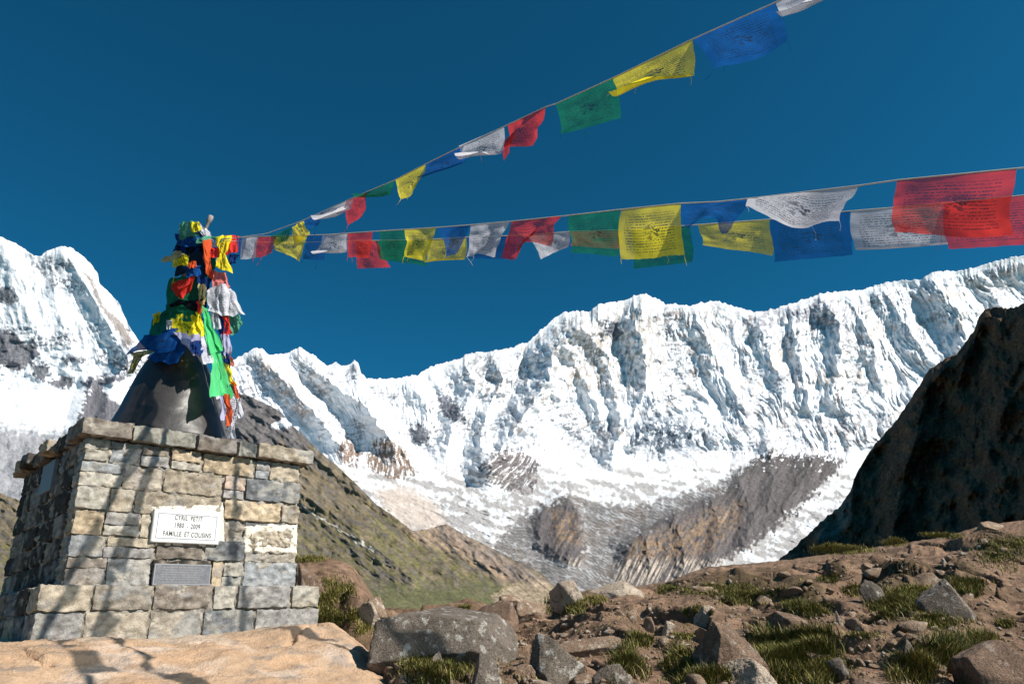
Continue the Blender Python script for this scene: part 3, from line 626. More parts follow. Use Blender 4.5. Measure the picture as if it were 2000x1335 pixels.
def masonry(name, blocks, mat, parent, res=.014):
    vs, fs, cs = [], [], []; off = 0
    for k, (c, half, colr, amp, rr) in enumerate(blocks):
        v, f = rbox(c, half, None, res, rr, amp, k*7.31+len(name))
        base = lin(*SC[colr])*rng.uniform(.68, 1.02)
        s_ = k*3.3; nn = fbm(v[:, 0]*14+s_, v[:, 1]*14, v[:, 2]*26, 4, .6)[:, None]
        pt = sstep(fbm(v[:, 0]*5+s_, v[:, 1]*5, v[:, 2]*7, 3), .12, .4)[:, None]
        cc = base*(1+.6*nn); alt = lin(*SC[random.choice(['lt', 'tan', 'gry', 'blu'])]); cc = cc*(1-.5*pt)+alt*.5*pt
        vs.append(v); fs.append(f+off); cs.append(np.clip(cc, .02, .9)); off += len(v)
    v = np.concatenate(vs); w_ = M(v[:, 0], v[:, 1], v[:, 2])-np.array(parent.location)
    return mesh_obj(name, w_, np.concatenate(fs)[:, ::-1], mat, parent, col=np.concatenate(cs))
stone_mat, t, b = nodes('weathered_stone'); co = objco(t)
n1 = noise(t, 22, 10, .7, co); n2 = noise(t, 110, 4, .7, co); n3 = noise(t, 9, 6, .6, co)
c = mixc(t, attr(t), ramp(t, n1.outputs[0], [(.28, (.55, .53, .5)), (.5, (1, 1, 1)), (.72, (1.28, 1.26, 1.22))]), 1.0, 'MULTIPLY')
c = mixc(t, c, lin(208, 200, 186), ramp(t, n3.outputs[0], [(.6, (0, 0, 0)), (.68, (.55,)*3)]))
c = mixc(t, c, (.03, .026, .02), ramp(t, noise(t, 30, 4, .6, co, .8).outputs[0], [(.69, (0, 0, 0)), (.73, (.75,)*3)]))
t.links.new(c, b.inputs['Base Color']); b.inputs['Roughness'].default_value = .93; b.inputs['Specular IOR Level'].default_value = .15
bump(t, b, math_(t, 'ADD', n1.outputs[0], math_(t, 'MULTIPLY', n2.outputs[0], .35)), .016)

mon = empty('monument', tuple(O+ux*.85+uy*.83-uz*PH), 'square grey and tan stone monument with overhanging capstones and three plaques', 'monument')
def ax(px, py, b_): return on_plane(px, py, b_)[0]
rows = [  # course top c, bottom c, sample y, list of (x0, x1, colour)
 (1.0, .845, 890, [(163,213,'lt'),(215,274,'blu'),(276,331,'brn'),(334,394,'yel'),(399,497,'yel'),(501,527,'blu'),(530,587,'tan')]),
 (.84, .665, 940, [(153,238,'blu'),(240,318,'mort'),(320,434,'tan'),(438,478,'pink'),(481,586,'slate')]),
 (.66, .505, 975, [(147,212,'lt'),(214,262,'tan'),(264,434,'tan'),(439,549,'yel'),(551,585,'tan')]),
 (.50, .335, 1030, [(139,200,'yel'),(201,272,'yel'),(274,360,'cream'),(362,440,'cream'),(444,476,'mort'),(479,583,'slate')]),
 (.33, .19, 1080, [(131,200,'blu'),(202,300,'cream'),(303,396,'brn'),(399,478,'slate'),(480,582,'mort')]),
 (.185, .0, 1125, [(124,204,'brn'),(206,292,'gry'),(294,410,'dk'),(412,432,'yel'),(434,472,'tan'),(475,581,'blu')])]
bl = []; jit = lambda s_: random.uniform(-s_, s_)
# core of mortar, set a little behind the stones
core = [((MW/2, MD/2, MH/2), (MW/2-.014, MD/2-.014, MH/2-.002), 'mort', .026, .02)]
for (ct, cb, sy, lst) in rows:
    for (x0, x1, cl) in lst:
        a0, a1 = ax(x0, sy, 0), ax(x1, sy, 0); a0 = max(0, a0); a1 = min(MW, a1); dep = .085+jit(.01); hh = (ct-cb)/2-.003+jit(.004)
        if cl == 'mort': pr = .010
        else: pr = jit(.011)
        if random.random() < .34 and cl not in ('dk', 'slate'):
            f_ = random.uniform(.35, .65); zm = cb+(ct-cb)*f_
            for (z0, z1) in ((cb, zm), (zm, ct)):
                bl.append((((a0+a1)/2+jit(.006), dep-.004+pr+jit(.006), (z0+z1)/2), ((a1-a0)/2-.004+jit(.002), dep, (z1-z0)/2-.003), random.choice([cl, cl, 'gry', 'lt']), .014, .010))
        else: bl.append((((a0+a1)/2, dep-.004+pr, (ct+cb)/2+jit(.004)), ((a1-a0)/2-.003, dep, hh), cl, .015, .011))
pool = ['gry', 'slate', 'brn', 'tan', 'lt', 'dk', 'gry', 'mort']
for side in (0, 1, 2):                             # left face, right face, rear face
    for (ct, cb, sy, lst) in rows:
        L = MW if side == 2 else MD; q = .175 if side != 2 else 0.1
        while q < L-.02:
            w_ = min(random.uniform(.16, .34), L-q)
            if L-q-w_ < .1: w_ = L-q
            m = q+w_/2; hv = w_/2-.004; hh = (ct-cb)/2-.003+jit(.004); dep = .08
            if side == 0: bl.append(((dep-.004+jit(.008), m, (ct+cb)/2), (dep, hv, hh), random.choice(['dk', 'dk', 'dk', 'brn']), .010, .016))  # left face: mostly dark stone colours, its shade painted into them
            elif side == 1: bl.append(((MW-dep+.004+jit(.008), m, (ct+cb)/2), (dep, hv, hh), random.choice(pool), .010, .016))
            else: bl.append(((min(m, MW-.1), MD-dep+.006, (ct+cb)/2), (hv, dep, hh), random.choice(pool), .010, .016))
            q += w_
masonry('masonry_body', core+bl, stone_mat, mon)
# plinth
bl = [((MW/2, MD/2, -PH/2), (MW/2+PO-.02, MD/2+PO-.02, PH/2-.004), 'mort', .016, .02)]
for (ct, cb, sy, lst) in [(0, -.165, 1170, [(71,178,'tan'),(182,298,'mort'),(300,412,'brn'),(416,460,'lt'),(464,566,'gry'),(570,624,'lt')]), (-.17, -.40, 1215, [(58,162,'gry'),(165,290,'mort'),(292,393,'mort'),(396,496,'slate'),(499,626,'gry')])]:
    for (x0, x1, cl) in lst:
        a0, a1 = max(-PO, ax(x0, sy, -PO)), min(MW+PO, ax(x1, sy, -PO)); dep = .12
        bl.append((((a0+a1)/2, -PO+dep+jit(.006), (ct+cb)/2+jit(.003)), ((a1-a0)/2-.004, dep, (ct-cb)/2-.004), cl, .011, .018))
    for side in (0, 1, 2):
        q = -PO+.245; L = MD+PO if side < 2 else MW+PO
        while q < L-.02:
            w_ = min(random.uniform(.25, .45), L-q)
            if L-q-w_ < .14: w_ = L-q
            m = q+w_/2
            if side == 0: c_ = (-PO+.1+jit(.006), m, (ct+cb)/2); hf = (.1, w_/2-.004, (ct-cb)/2-.004)
            elif side == 1: c_ = (MW+PO-.1+jit(.006), m, (ct+cb)/2); hf = (.1, w_/2-.004, (ct-cb)/2-.004)
            else: c_ = (m, MD+PO-.1+jit(.006), (ct+cb)/2); hf = (w_/2-.004, .1, (ct-cb)/2-.004)
            bl.append((c_, hf, random.choice(pool), .012, .018)); q += w_
masonry('masonry_plinth', bl, stone_mat, mon)
# capstones
bl = []
for (x0, x1, cl, dz) in [(157,257,'brn',.004),(259,383,'grn',0),(386,464,'brn',-.004),(467,502,'grn',-.006),(505,613,'tan',0)]:
    a0, a1 = max(-CO, ax(x0, 850+.1*(x0-157), -CO)), min(MW+CO, ax(x1, 850+.1*(x1-157), -CO))
    bl.append((((a0+a1)/2, -CO+.19+jit(.008), MH+CT/2+dz), ((a1-a0)/2-.004, .19, CT/2-.004), cl, .012, .006))
q = .32
for i in range(5):
    w_ = [.34, .25, .3, .22, .24][i]
    bl.append(((-CO+.17+[.03,-.02,.02,-.03,-.02][i], q+w_/2, MH+CT/2+[-.01,.01,-.005,.012,0][i]), (.17, w_/2-.004, CT/2-.01+jit(.008)), ['dk','yel','brn','dk','yel'][i], .013, .016)); q += w_
q = .32
for i in range(5):
    w_ = .27; bl.append(((MW+CO-.17+jit(.02), q+w_/2, MH+CT/2), (.17, w_/2-.004, CT/2-.006), random.choice(pool), .012, .014)); q += w_
bl.append(((MW/2, MD+CO-.13, MH+CT/2), (MW/2+CO, .13, CT/2-.006), 'gry', .012, .014))
bl.append(((MW/2, MD/2, MH+CT/2-.012), (MW/2-.25, MD/2-.24, CT/2-.012), 'mort', .012, .014))
# thin upper flags of slate on which the bell stands
for (a0, a1, b0, b1, z0, z1, cl) in [(.12,.42,.14,.6,CT-.002,CT+.03,'lt'),(.30,.56,.06,.4,CT-.004,CT+.028,'yel'),(.54,1.02,.10,.5,CT-.002,CT+.036,'brn'),(1.04,1.40,.18,.7,CT-.004,CT+.03,'brn'),(.3,1.4,.5,1.4,CT-.004,CT+.03,'gry')]:
    bl.append((((a0+a1)/2, (b0+b1)/2, MH+(z0+z1)/2), ((a1-a0)/2, (b1-b0)/2, (z1-z0)/2), cl, .007, .010))
masonry('capstone_course', bl, stone_mat, mon)

# plaques
def simple_mat(name, col, rough=.6, metal=0, bscale=40, bd=.001, mot=.12, spec=.3):
    m, t, b = nodes(name); co = objco(t); nn = noise(t, bscale, 6, .6, co)
    t.links.new(mixc(t, tuple(col), ramp(t, nn.outputs[0], [(.3, (1-mot,)*3), (.7, (1+mot,)*3)]), 1.0, 'MULTIPLY'), b.inputs['Base Color'])
    b.inputs['Roughness'].default_value = rough; b.inputs['Metallic'].default_value = metal; b.inputs['Specular IOR Level'].default_value = spec
    bump(t, b, nn.outputs[0], bd); return m
white_m = simple_mat('white_marble', lin(214, 214, 212), .55); ink_m = simple_mat('engraved_grey', lin(70, 70, 72), .8); line_m = simple_mat('engraved_light_grey', lin(140, 142, 148), .8)
dkpl_m = simple_mat('dull_lead', lin(112, 112, 116), .6, .2, 30, .002, .2); grey_pl = simple_mat('grey_slate_plaque', lin(128, 128, 130), .6); mortar_m = simple_mat('white_mortar', lin(226, 216, 198), .95, 0, 25, .02, .2)
def face_slab(name, quad, b0, th, mat, parent, label=None, rough=0, seed=1, n_=(40, 24)):
    """slab on the front face: quad = 4 (a,c) corners tl,tr,br,bl; b0 = front depth"""
    s_, t_ = np.meshgrid(np.linspace(0, 1, n_[0]), np.linspace(0, 1, n_[1])); q = np.array(quad)
    ac = (q[0]*((1-s_)*(1-t_))[..., None]+q[1]*(s_*(1-t_))[..., None]+q[2]*(s_*t_)[..., None]+q[3]*((1-s_)*t_)[..., None])
    nn = rough*fbm(ac[..., 0]*18, ac[..., 1]*18, seed, 4, .6)
    edge = np.minimum(np.minimum(s_, 1-s_)*n_[0]/n_[1]*1.6, np.minimum(t_, 1-t_))
    if rough: ac = ac+(.03*rough/.01*np.stack([fbm(ac[..., 1]*14, seed+2., 0, 3), fbm(ac[..., 0]*14, seed+5., 0, 3)], -1))*(edge < .001)[..., None]
    bdep = b0+nn+(0 if not rough else .02*(edge < .04))
    F3 = M(ac[..., 0], bdep, ac[..., 1]).reshape(-1, 3); B3 = M(ac[..., 0], b0+th+0*nn, ac[..., 1]).reshape(-1, 3)
    nr, nc = s_.shape; k = nr*nc
    ring = np.concatenate([np.arange(nc), np.arange(1, nr)*nc+nc-1, (nr-1)*nc+np.arange(nc-2, -1, -1), np.arange(nr-2, 0, -1)*nc]); nx = np.roll(ring, -1)
    Fq = np.concatenate([grid_faces(nr, nc), grid_faces(nr, nc, k)[:, ::-1], np.stack([ring, nx, nx+k, ring+k], -1)])
    o = mesh_obj(name, np.concatenate([F3, B3])-np.array(parent_loc(parent)), Fq, mat, parent, smooth=False)
    if label: o['label'] = label
    return o
def parent_loc(p):
    l = np.array(p.location); 
    while p.parent: p = p.parent; l = l+np.array(p.location)
    return l
def corners(pts, b_): return [on_plane(x, y, b_) for x, y in pts]
def text_part(txt, size, a0, c0, b_, mat, parent, sx=1.0):
    cu_ = bpy.data.curves.new('t', 'FONT'); cu_.body = txt; cu_.size = size; cu_.align_x = 'CENTER'; cu_.align_y = 'CENTER'; cu_.extrude = .0012; cu_.offset = .0004; cu_.space_character = 1.12
    to = bpy.data.objects.new('t', cu_); COL.objects.link(to); dg = bpy.context.evaluated_depsgraph_get(); dg.update()
    me = bpy.data.meshes.new_from_object(to.evaluated_get(dg)); bpy.data.objects.remove(to)
    v = np.empty(len(me.vertices)*3); me.vertices.foreach_get('co', v); v = v.reshape(-1, 3)
    w_ = M(a0+v[:, 0]*sx, b_-v[:, 2], c0+v[:, 1])-np.array(parent_loc(parent)); me.vertices.foreach_set('co', w_.astype(np.float32).ravel()); me.name = 'lettering'
    o = bpy.data.objects.new('lettering', me); COL.objects.link(o); me.materials.clear(); me.materials.append(mat); o.parent = parent; return o
mq = corners([(296,986),(440,982),(442,1070),(300,1066)], -.014)
mq[0] = (mq[0][0]-.0, mq[0][1]); face_slab('mortar_bed', mq, -.004, .03, mortar_m, mon, 'rough white mortar bed round the white plaque', rough=.006)
pq = corners([(302,993),(431,1001),(427,1063),(294,1058)], -.03)
# a rectangle on the wall
pa0, pa1 = (pq[0][0]+pq[3][0])/2, (pq[1][0]+pq[2][0])/2; pc1, pc0 = (pq[0][1]+pq[1][1])/2, (pq[2][1]+pq[3][1])/2
wp = face_slab('plaque', [(pa0,pc1),(pa1,pc1),(pa1,pc0),(pa0,pc0)], -.034, .034, white_m, mon, 'white marble plaque with three lines of grey capitals')
pw, phh = pa1-pa0, pc1-pc0
for wd_, fx, fy in [('CYRIL', .395, .765), ('PETIT', .625, .755), ('1980', .375, .53), ('-', .50, .52), ('2009', .62, .515), ('FAMILLE', .29, .27), ('ET', .505, .265), ('COUSINS', .72, .26)]:
    text_part(wd_, .050, pa0+pw*fx, pc0+phh*fy, -.0345, ink_m, wp, .66)['label'] = 'grey engraved word '+wd_
def strip(par, mat, b_, rects, name='border_line'):
    V_, F_ = [], []
    for (a0, c0, a1, c1) in rects:
        o_ = len(V_)
        for bb_ in (b_, b_+.002): V_ += [(a0,bb_,c0),(a1,bb_,c0),(a1,bb_,c1),(a0,bb_,c1)]
        F_ += [(o_,o_+1,o_+2,o_+3),(o_+7,o_+6,o_+5,o_+4),(o_,o_+4,o_+5,o_+1),(o_+1,o_+5,o_+6,o_+2),(o_+2,o_+6,o_+7,o_+3),(o_+3,o_+7,o_+4,o_)]
    v = np.array(V_); return mesh_obj(name, M(v[:, 0], v[:, 1], v[:, 2])-parent_loc(par), F_, mat, par, smooth=False)
i_ = .028; l_ = .005
strip(wp, line_m, -.0350, [(pa0+i_,pc0+i_,pa1-i_,pc0+i_+l_),(pa0+i_,pc1-i_-l_,pa1-i_,pc1-i_),(pa0+i_,pc0+i_+l_,pa0+i_+l_,pc1-i_-l_),(pa1-i_-l_,pc0+i_+l_,pa1-i_,pc1-i_-l_)])
dq = corners([(300,1100),(411,1102),(409,1143),(297,1142)], -.02); da0, da1 = (dq[0][0]+dq[3][0])/2, (dq[1][0]+dq[2][0])/2; dc1, dc0 = (dq[0][1]+dq[1][1])/2, max(.006, (dq[2][1]+dq[3][1])/2)
dp = face_slab('plaque', [(da0,dc1),(da1,dc1),(da1,dc0),(da0,dc0)], -.032, .04, dkpl_m, mon, 'dull dark grey metal plaque with faint lines low on the front')
i_ = .012; rim = simple_mat('lead_rim', lin(150, 150, 152), .5, .3)
strip(dp, rim, -.0332, [(da0+.002,dc0+.002,da1-.002,dc0+.008),(da0+.002,dc1-.008,da1-.002,dc1-.002),(da0+.002,dc0+.008,da0+.008,dc1-.008),(da1-.008,dc0+.008,da1-.002,dc1-.008)], 'rim')
rl = []; 
for k in range(7):
    cz = dc1-.024-k*(dc1-dc0-.04)/6.5; x_ = da0+.03+random.uniform(0, .04)
    while x_ < da1-.05-random.uniform(0, .04):
        w_ = random.uniform(.008, .03); rl.append((x_, cz-.003, x_+w_, cz+.002)); x_ += w_+.007
strip(dp, simple_mat('worn_relief', lin(136, 134, 134), .6), -.0328, rl, 'worn_lettering')
# broken plaque: pale mortar frame with a rough stone centre
bq = corners([(479,1025),(583,1022),(582,1082),(476,1078)], -.012)
bp = face_slab('mortar_bed', bq, -.008, .03, mortar_m, mon, 'cream mortar frame left by a fallen plaque at the right', rough=.012, seed=9)
bq2 = corners([(490,1036),(572,1034),(570,1069),(488,1067)], -.02)
face_slab('broken_stone', bq2, -.016, .02, simple_mat('broken_stone_tan', lin(168, 156, 138), .95, 0, 18, .03, .4), mon, 'rough broken stone inside the cream mortar frame', rough=.018, seed=13)
# plaque on the shaded left face
lq = [(-.0, .0)]
def left_quad(px, py):
    r = ray(px, py); t_ = ((O-.02*ux)@ux)/(r@ux); p = r*t_-O; return float(p@uy), float(p@uz)
q4 = [left_quad(*p) for p in [(84,912),(107,897),(100,954),(76,967)]]
b0_, b1_ = (q4[0][0]+q4[3][0])/2, (q4[1][0]+q4[2][0])/2; c1_, c0_ = (q4[0][1]+q4[1][1])/2, (q4[2][1]+q4[3][1])/2
vv = [(-.022 if i < 4 else .01, *p) for i, p in enumerate([(b0_,c0_),(b1_,c0_),(b1_,c1_),(b0_,c1_)]*2)]; v = np.array(vv)
mesh_obj('plaque', M(v[:, 0], v[:, 1], v[:, 2])-parent_loc(mon), [(0,1,2,3),(7,6,5,4),(0,4,5,1),(1,5,6,2),(2,6,7,3),(3,7,4,0)], grey_pl, mon, smooth=False)['label'] = 'plain grey plaque on the shaded left side'
# ------------------------------------------------------------------ bell
BC = O+ux*.80+uy*.72; BZ = MH+CT+.032
base = np.array([BC[0], BC[1], O[2]+BZ])
bell = empty('bell_dome', tuple(base), 'glossy black flared bell standing on the capstones under a heap of flags', 'bell')
def lathe(name, prof, mat, parent, seg=96, dent=0):
    V_ = []; prof = np.array(prof); th = np.linspace(0, 2*math.pi, seg, endpoint=False)
    for r_, z_ in prof: V_.append(np.stack([r_*np.cos(th), r_*np.sin(th), z_+0*th], -1))
    V_ = np.array(V_); nr = len(prof)
    if dent: k = 1+dent*fbm(V_[..., 0]*3, V_[..., 1]*3, V_[..., 2]*4, 3); V_[..., :2] *= k[..., None]
    i = np.arange(nr-1)[:, None]*seg; j = np.arange(seg)[None, :]; j2 = (j+1) % seg
    F_ = np.stack([i+j, i+j2, i+j2+seg, i+j+seg], -1).reshape(-1, 4)
    return mesh_obj(name, V_, F_, mat, parent)
bell_m, t, b = nodes('black_lacquered_metal'); co = objco(t); nn = noise(t, 7, 5, .6, co); n4 = noise(t, 60, 4, .6, co)
t.links.new(ramp(t, nn.outputs[0], [(.3, (.024, .021, .020)), (.7, (.046, .040, .037))]), b.inputs['Base Color']); b.inputs['Metallic'].default_value = .0
b.inputs['Specular IOR Level'].default_value = .5
t.links.new(ramp(t, n4.outputs[0], [(.3, (.36,)*3), (.7, (.50,)*3)]), b.inputs['Roughness']); b.inputs['Coat Weight'].default_value = .12; b.inputs['Coat Roughness'].default_value = .35
bump(t, b, nn.outputs[0], .012, .5)
prof = [(.0, .0), (.50, .0), (.535, .003), (.54, .02)]
for z_, r_ in [(.03,.522),(.1,.492),(.2,.455),(.35,.402),(.5,.352),(.65,.306),(.75,.270),(.85,.215),(.95,.15)]: prof.append((r_, z_))
zs = np.array([p[1] for p in prof[3:]]); rs = np.array([p[0] for p in prof[3:]]); zz = np.linspace(.02, .95, 60)
lathe('bell_body', prof[:3]+[(float(np.interp(q, zs, rs)), float(q)) for q in zz], bell_m, bell, dent=.02)
lathe('spire_core', [(.15, .93), (.145, 1.05), (.13, 1.2), (.11, 1.35), (.12, 1.42), (.10, 1.5), (.085, 1.62), (.06, 1.7), (0, 1.72)], simple_mat('dark_cloth_core', lin(26, 28, 30), .9), bell)
tip = lathe('finial', [(.018, -.10), (.016, .10), (.024, .11), (.026, .16), (.020, .175), (.0, .18)], simple_mat('weathered_wood_tip', lin(150, 140, 135), .8), bell, seg=20)
tp_ = P(399, 452, float((base+uz*1.7)@fw)); tip.location = tuple(tp_-base); tip.rotation_euler = (0, math.radians(16), 0)
TOPD = float((base+uz*1.4)@fw)

# ------------------------------------------------------------------ cloth
def cloth_mat(name, col, see=.22, trans=.35, printed=True, ink=(.02, .02, .025)):
    m, t, b = nodes(name); t.nodes.remove(b); out = t.nodes['Material Output']
    uv = t.nodes.new('ShaderNodeTexCoord').outputs['UV']; sp = t.nodes.new('ShaderNodeSeparateXYZ'); t.links.new(uv, sp.inputs[0]); x, y = sp.outputs[0], sp.outputs[1]
    base = tuple(col); nn = noise(t, 4, 5, .6, uv); c = mixc(t, base, ramp(t, nn.outputs[0], [(.3, (.8,)*3), (.7, (1.15,)*3)]), 1.0, 'MULTIPLY')
    if printed:
        # rows of script, a framed border and a figure in the middle
        row = math_(t, 'FLOOR', math_(t, 'MULTIPLY', y, 19.0)); fr_ = math_(t, 'FRACT', math_(t, 'MULTIPLY', y, 19.0))
        cmb = t.nodes.new('ShaderNodeCombineXYZ'); t.links.new(math_(t, 'MULTIPLY', x, 62.0), cmb.inputs[0]); t.links.new(math_(t, 'MULTIPLY', row, 7.7), cmb.inputs[1]); t.links.new(math_(t, 'MULTIPLY', y, 25.), cmb.inputs[2])
        nz = noise(t, 1.0, 2, .7, cmb.outputs[0]).outputs[0]
        line = math_(t, 'MULTIPLY', math_(t, 'GREATER_THAN', nz, .47), math_(t, 'MULTIPLY', math_(t, 'GREATER_THAN', fr_, .30), math_(t, 'LESS_THAN', fr_, .74)))
        inx = math_(t, 'LESS_THAN', math_(t, 'ABSOLUTE', math_(t, 'SUBTRACT', x, .5)), .40); iny = math_(t, 'LESS_THAN', math_(t, 'ABSOLUTE', math_(t, 'SUBTRACT', y, .48)), .39)
        line = math_(t, 'MULTIPLY', line, math_(t, 'MULTIPLY', inx, iny))
        dx = math_(t, 'SUBTRACT', x, .5); dy = math_(t, 'SUBTRACT', y, .5); rr = math_(t, 'SQRT', math_(t, 'ADD', math_(t, 'MULTIPLY', dx, dx), math_(t, 'MULTIPLY', dy, dy)))
        ctr = math_(t, 'LESS_THAN', rr, .155); fig = math_(t, 'MULTIPLY', math_(t, 'LESS_THAN', rr, .15), math_(t, 'GREATER_THAN', noise(t, 16, 3, .6, uv).outputs[0], .50))
        line = math_(t, 'MAXIMUM', math_(t, 'MULTIPLY', line, math_(t, 'SUBTRACT', 1.0, ctr)), fig)
        fade = ramp(t, noise(t, 3, 3, .5, uv).outputs[0], [(.3, (.4,)*3), (.6, (.9,)*3)])
        c = mixc(t, c, ink, math_(t, 'MULTIPLY', line, fade))
    df = t.nodes.new('ShaderNodeBsdfDiffuse'); tl = t.nodes.new('ShaderNodeBsdfTranslucent'); t.links.new(c, df.inputs[0]); t.links.new(c, tl.inputs[0])
    m1 = t.nodes.new('ShaderNodeMixShader'); m1.inputs[0].default_value = trans; t.links.new(df.outputs[0], m1.inputs[1]); t.links.new(tl.outputs[0], m1.inputs[2])
    tp = t.nodes.new('ShaderNodeBsdfTransparent'); m2 = t.nodes.new('ShaderNodeMixShader'); m2.inputs[0].default_value = see
    t.links.new(m1.outputs[0], m2.inputs[1]); t.links.new(tp.outputs[0], m2.inputs[2]); t.links.new(m2.outputs[0], out.inputs[0])
    wv = noise(t, 60, 3, .6, uv); bp_ = t.nodes.new('ShaderNodeBump'); bp_.inputs['Distance'].default_value = .004; t.links.new(wv.outputs[0], bp_.inputs['Height']); t.links.new(bp_.outputs[0], df.inputs['Normal'])
    return m
CC = {'blue': (0.010, .090, .33), 'white': (.72, .72, .78), 'red': (.78, .05, .035), 'green': (.012, .16, .085), 'yellow': (.98, .82, .03)}
FL = {k: cloth_mat('flag_cloth_'+k, v, trans=.52, see=.22 if k != 'white' else .12) for k, v in CC.items()}
CX = dict(CC, lime=(.10, .62, .22), orange=(.75, .12, .04), dark=(.012, .014, .02), pink=(.75, .22, .2), mint=(.10, .33, .22), olive=(.35, .32, .05), lavender=(.5, .48, .68), navy=(.012, .04, .16), straw=(.55, .45, .22))
WR = {k: cloth_mat('wrapped_cloth_'+k, v, see=.03, trans=.25, printed=(k in ('yellow', 'white', 'blue', 'olive'))) for k, v in CX.items()}

def cloth(name, quad, depths, mat, label, cat, group, wave=.02, seed=0, nu=26, nv=20, fray=1.0, curl=0.0, fold=None, crumple=0.0, sag=0.0, parent=None):
    """quad: pixel corners tl,tr,br,bl ; depths: metres for each; the sheet billows out of that plane"""
    q = np.array([P(np.array(p[0], float), np.array(p[1], float), np.array(d, float)) for p, d in zip(quad, depths)])
    s_, t_ = np.meshgrid(np.linspace(0, 1, nu), np.linspace(0, 1, nv))
    pts = q[0]*((1-s_)*(1-t_))[..., None]+q[1]*(s_*(1-t_))[..., None]+q[2]*(s_*t_)[..., None]+q[3]*((1-s_)*t_)[..., None]
    e1 = (q[1]-q[0]); e2 = (q[3]-q[0]); nrm = np.cross(e1, e2); nrm /= np.linalg.norm(nrm)+1e-9
    if nrm@q[0] < 0: nrm = -nrm
    L = (np.linalg.norm(e1)+np.linalg.norm(q[2]-q[3]))/2; Hh = (np.linalg.norm(e2)+np.linalg.norm(q[2]-q[1]))/2
    o = seed*5.77
    d = wave*np.sin(s_*5.5+o+t_*1.6)*t_**.8+.6*wave*fbm(s_*2.2+o, t_*1.8, 0., 3)*np.minimum(1, t_*3)
    if crumple: d = d+crumple*(ridged(s_*2.5+o, t_*1.2, 2., 3)-.3)
    pts = pts+d[..., None]*nrm
    e1n = e1/(np.linalg.norm(e1)+1e-9)
    pts = pts+(e1n*(L*.045)*(np.sin(t_*4+o)*t_+fbm(s_*3+o, t_*3, 9., 2)*.5*t_)[..., None])
    dn = np.array([0, 0, -1.0]); pts = pts+dn*(sag*np.sin(math.pi*s_)*Hh)[..., None]*t_[..., None]
    fr_ = (t_ > .999)*fray*.02*Hh*fbm(s_*18+o, 2., 0., 3); pts = pts+dn*fr_[..., None]
    if curl: # lower edge rolls up toward the camera and forward
        k = np.maximum(0, t_-(1-curl)); pts = pts-nrm*(k*Hh*1.2)[..., None]+uz*(k*k/curl*Hh*1.1)[..., None]
    if fold is not None: # free lower corner turned back over the cloth
        fs_, ft_ = fold; k = np.maximum(0, (s_*fs_+(1-s_)*(1-fs_))+t_*ft_-1.05); pts = pts-nrm*(k*.5*Hh)[..., None]+(q[0]*.5+q[1]*.5-pts)*np.minimum(.8, k)[..., None]*.6
    c0 = pts.mean(axis=(0, 1)) if parent is None else np.array(parent.location)
    uvv = np.stack([s_, 1-t_], -1)
    ob = mesh_obj(name, pts-c0, grid_faces(nv, nu), mat, uv=uvv); ob.location = tuple(c0)
    if parent is None: tag(ob, label, cat, group)
    return ob

def cord(name, pts3, rad, mat, label, cat='cord', group=None, sag=0.0):
    pts3 = np.array(pts3); n_ = len(pts3); V_, k = [], 6
    for i in range(n_):
        d = pts3[min(n_-1, i+1)]-pts3[max(0, i-1)]; d /= np.linalg.norm(d)+1e-9; a_ = np.cross(d, uz); a_ /= np.linalg.norm(a_)+1e-9; b_ = np.cross(d, a_)
        for j in range(k): th = 2*math.pi*j/k; V_.append(pts3[i]+rad*(math.cos(th)*a_+math.sin(th)*b_))
    F_ = [(i*k+j, i*k+(j+1) % k, (i+1)*k+(j+1) % k, (i+1)*k+j) for i in range(n_-1) for j in range(k)]
    F_ += [tuple(range(k-1, -1, -1)), tuple((n_-1)*k+j for j in range(k))]
    o = mesh_obj(name, V_, F_, mat); return tag(o, label, cat, group)
rope_m = simple_mat('cream_cord', lin(214, 204, 186), .8)
DS = TOPD-.02
def dep(px, dend, pend=2000., p0=430.):
    k = (px-p0)/(pend-p0); return 1/((1-k)/DS+k/dend)
DU = lambda px: dep(px, 2.75, 1690); DA = lambda px: dep(px, 2.45); DB = lambda px: dep(px, 4.0)
LU = [(432,468),(520,456),(590,431),(690,386),(770,352),(832,320),(905,284),(985,247),(1068,208),(1085,203),(1200,151),(1352,77),(1512,6),(1560,-18),(1690,-80),(1860,-170)]
LA = [(432,466),(500,462),(640,458),(740,451),(855,444),(920,439),(1000,432),(1098,422),(1212,409),(1330,397),(1400,394),(1478,386),(1680,362),(1750,352),(1985,329),(2060,322),(2300,300)]
LB = [(432,470),(560,474),(700,470),(830,468),(910,463),(1035,459),(1112,452),(1212,449),(1345,440),(1505,428),(1660,412),(1843,397),(2010,380),(2300,350)]
for nm, L_, DD, lb in (('u', LU, DU, 'thin cream cord of the upper flag line rising to the top right'), ('a', LA, DA, 'thin cream cord of the nearer lower flag line, running to the right edge'), ('b', LB, DB, 'thin cord of the farther lower flag line, half hidden behind the nearer flags')):
    pp = []
    for (x0, y0), (x1, y1) in zip(L_[:-1], L_[1:]):
        for k in np.linspace(0, 1, 6, endpoint=False): xx = x0+(x1-x0)*k; pp.append(P(xx, y0+(y1-y0)*k, DD(xx)))
    pp.append(P(L_[-1][0], L_[-1][1], DD(L_[-1][0])))
    cord('flag_cord', pp, .0028, rope_m, lb)
GU, GA, GB = 'prayer flags on the upper cord', 'prayer flags on the nearer lower cord', 'prayer flags on the farther lower cord'
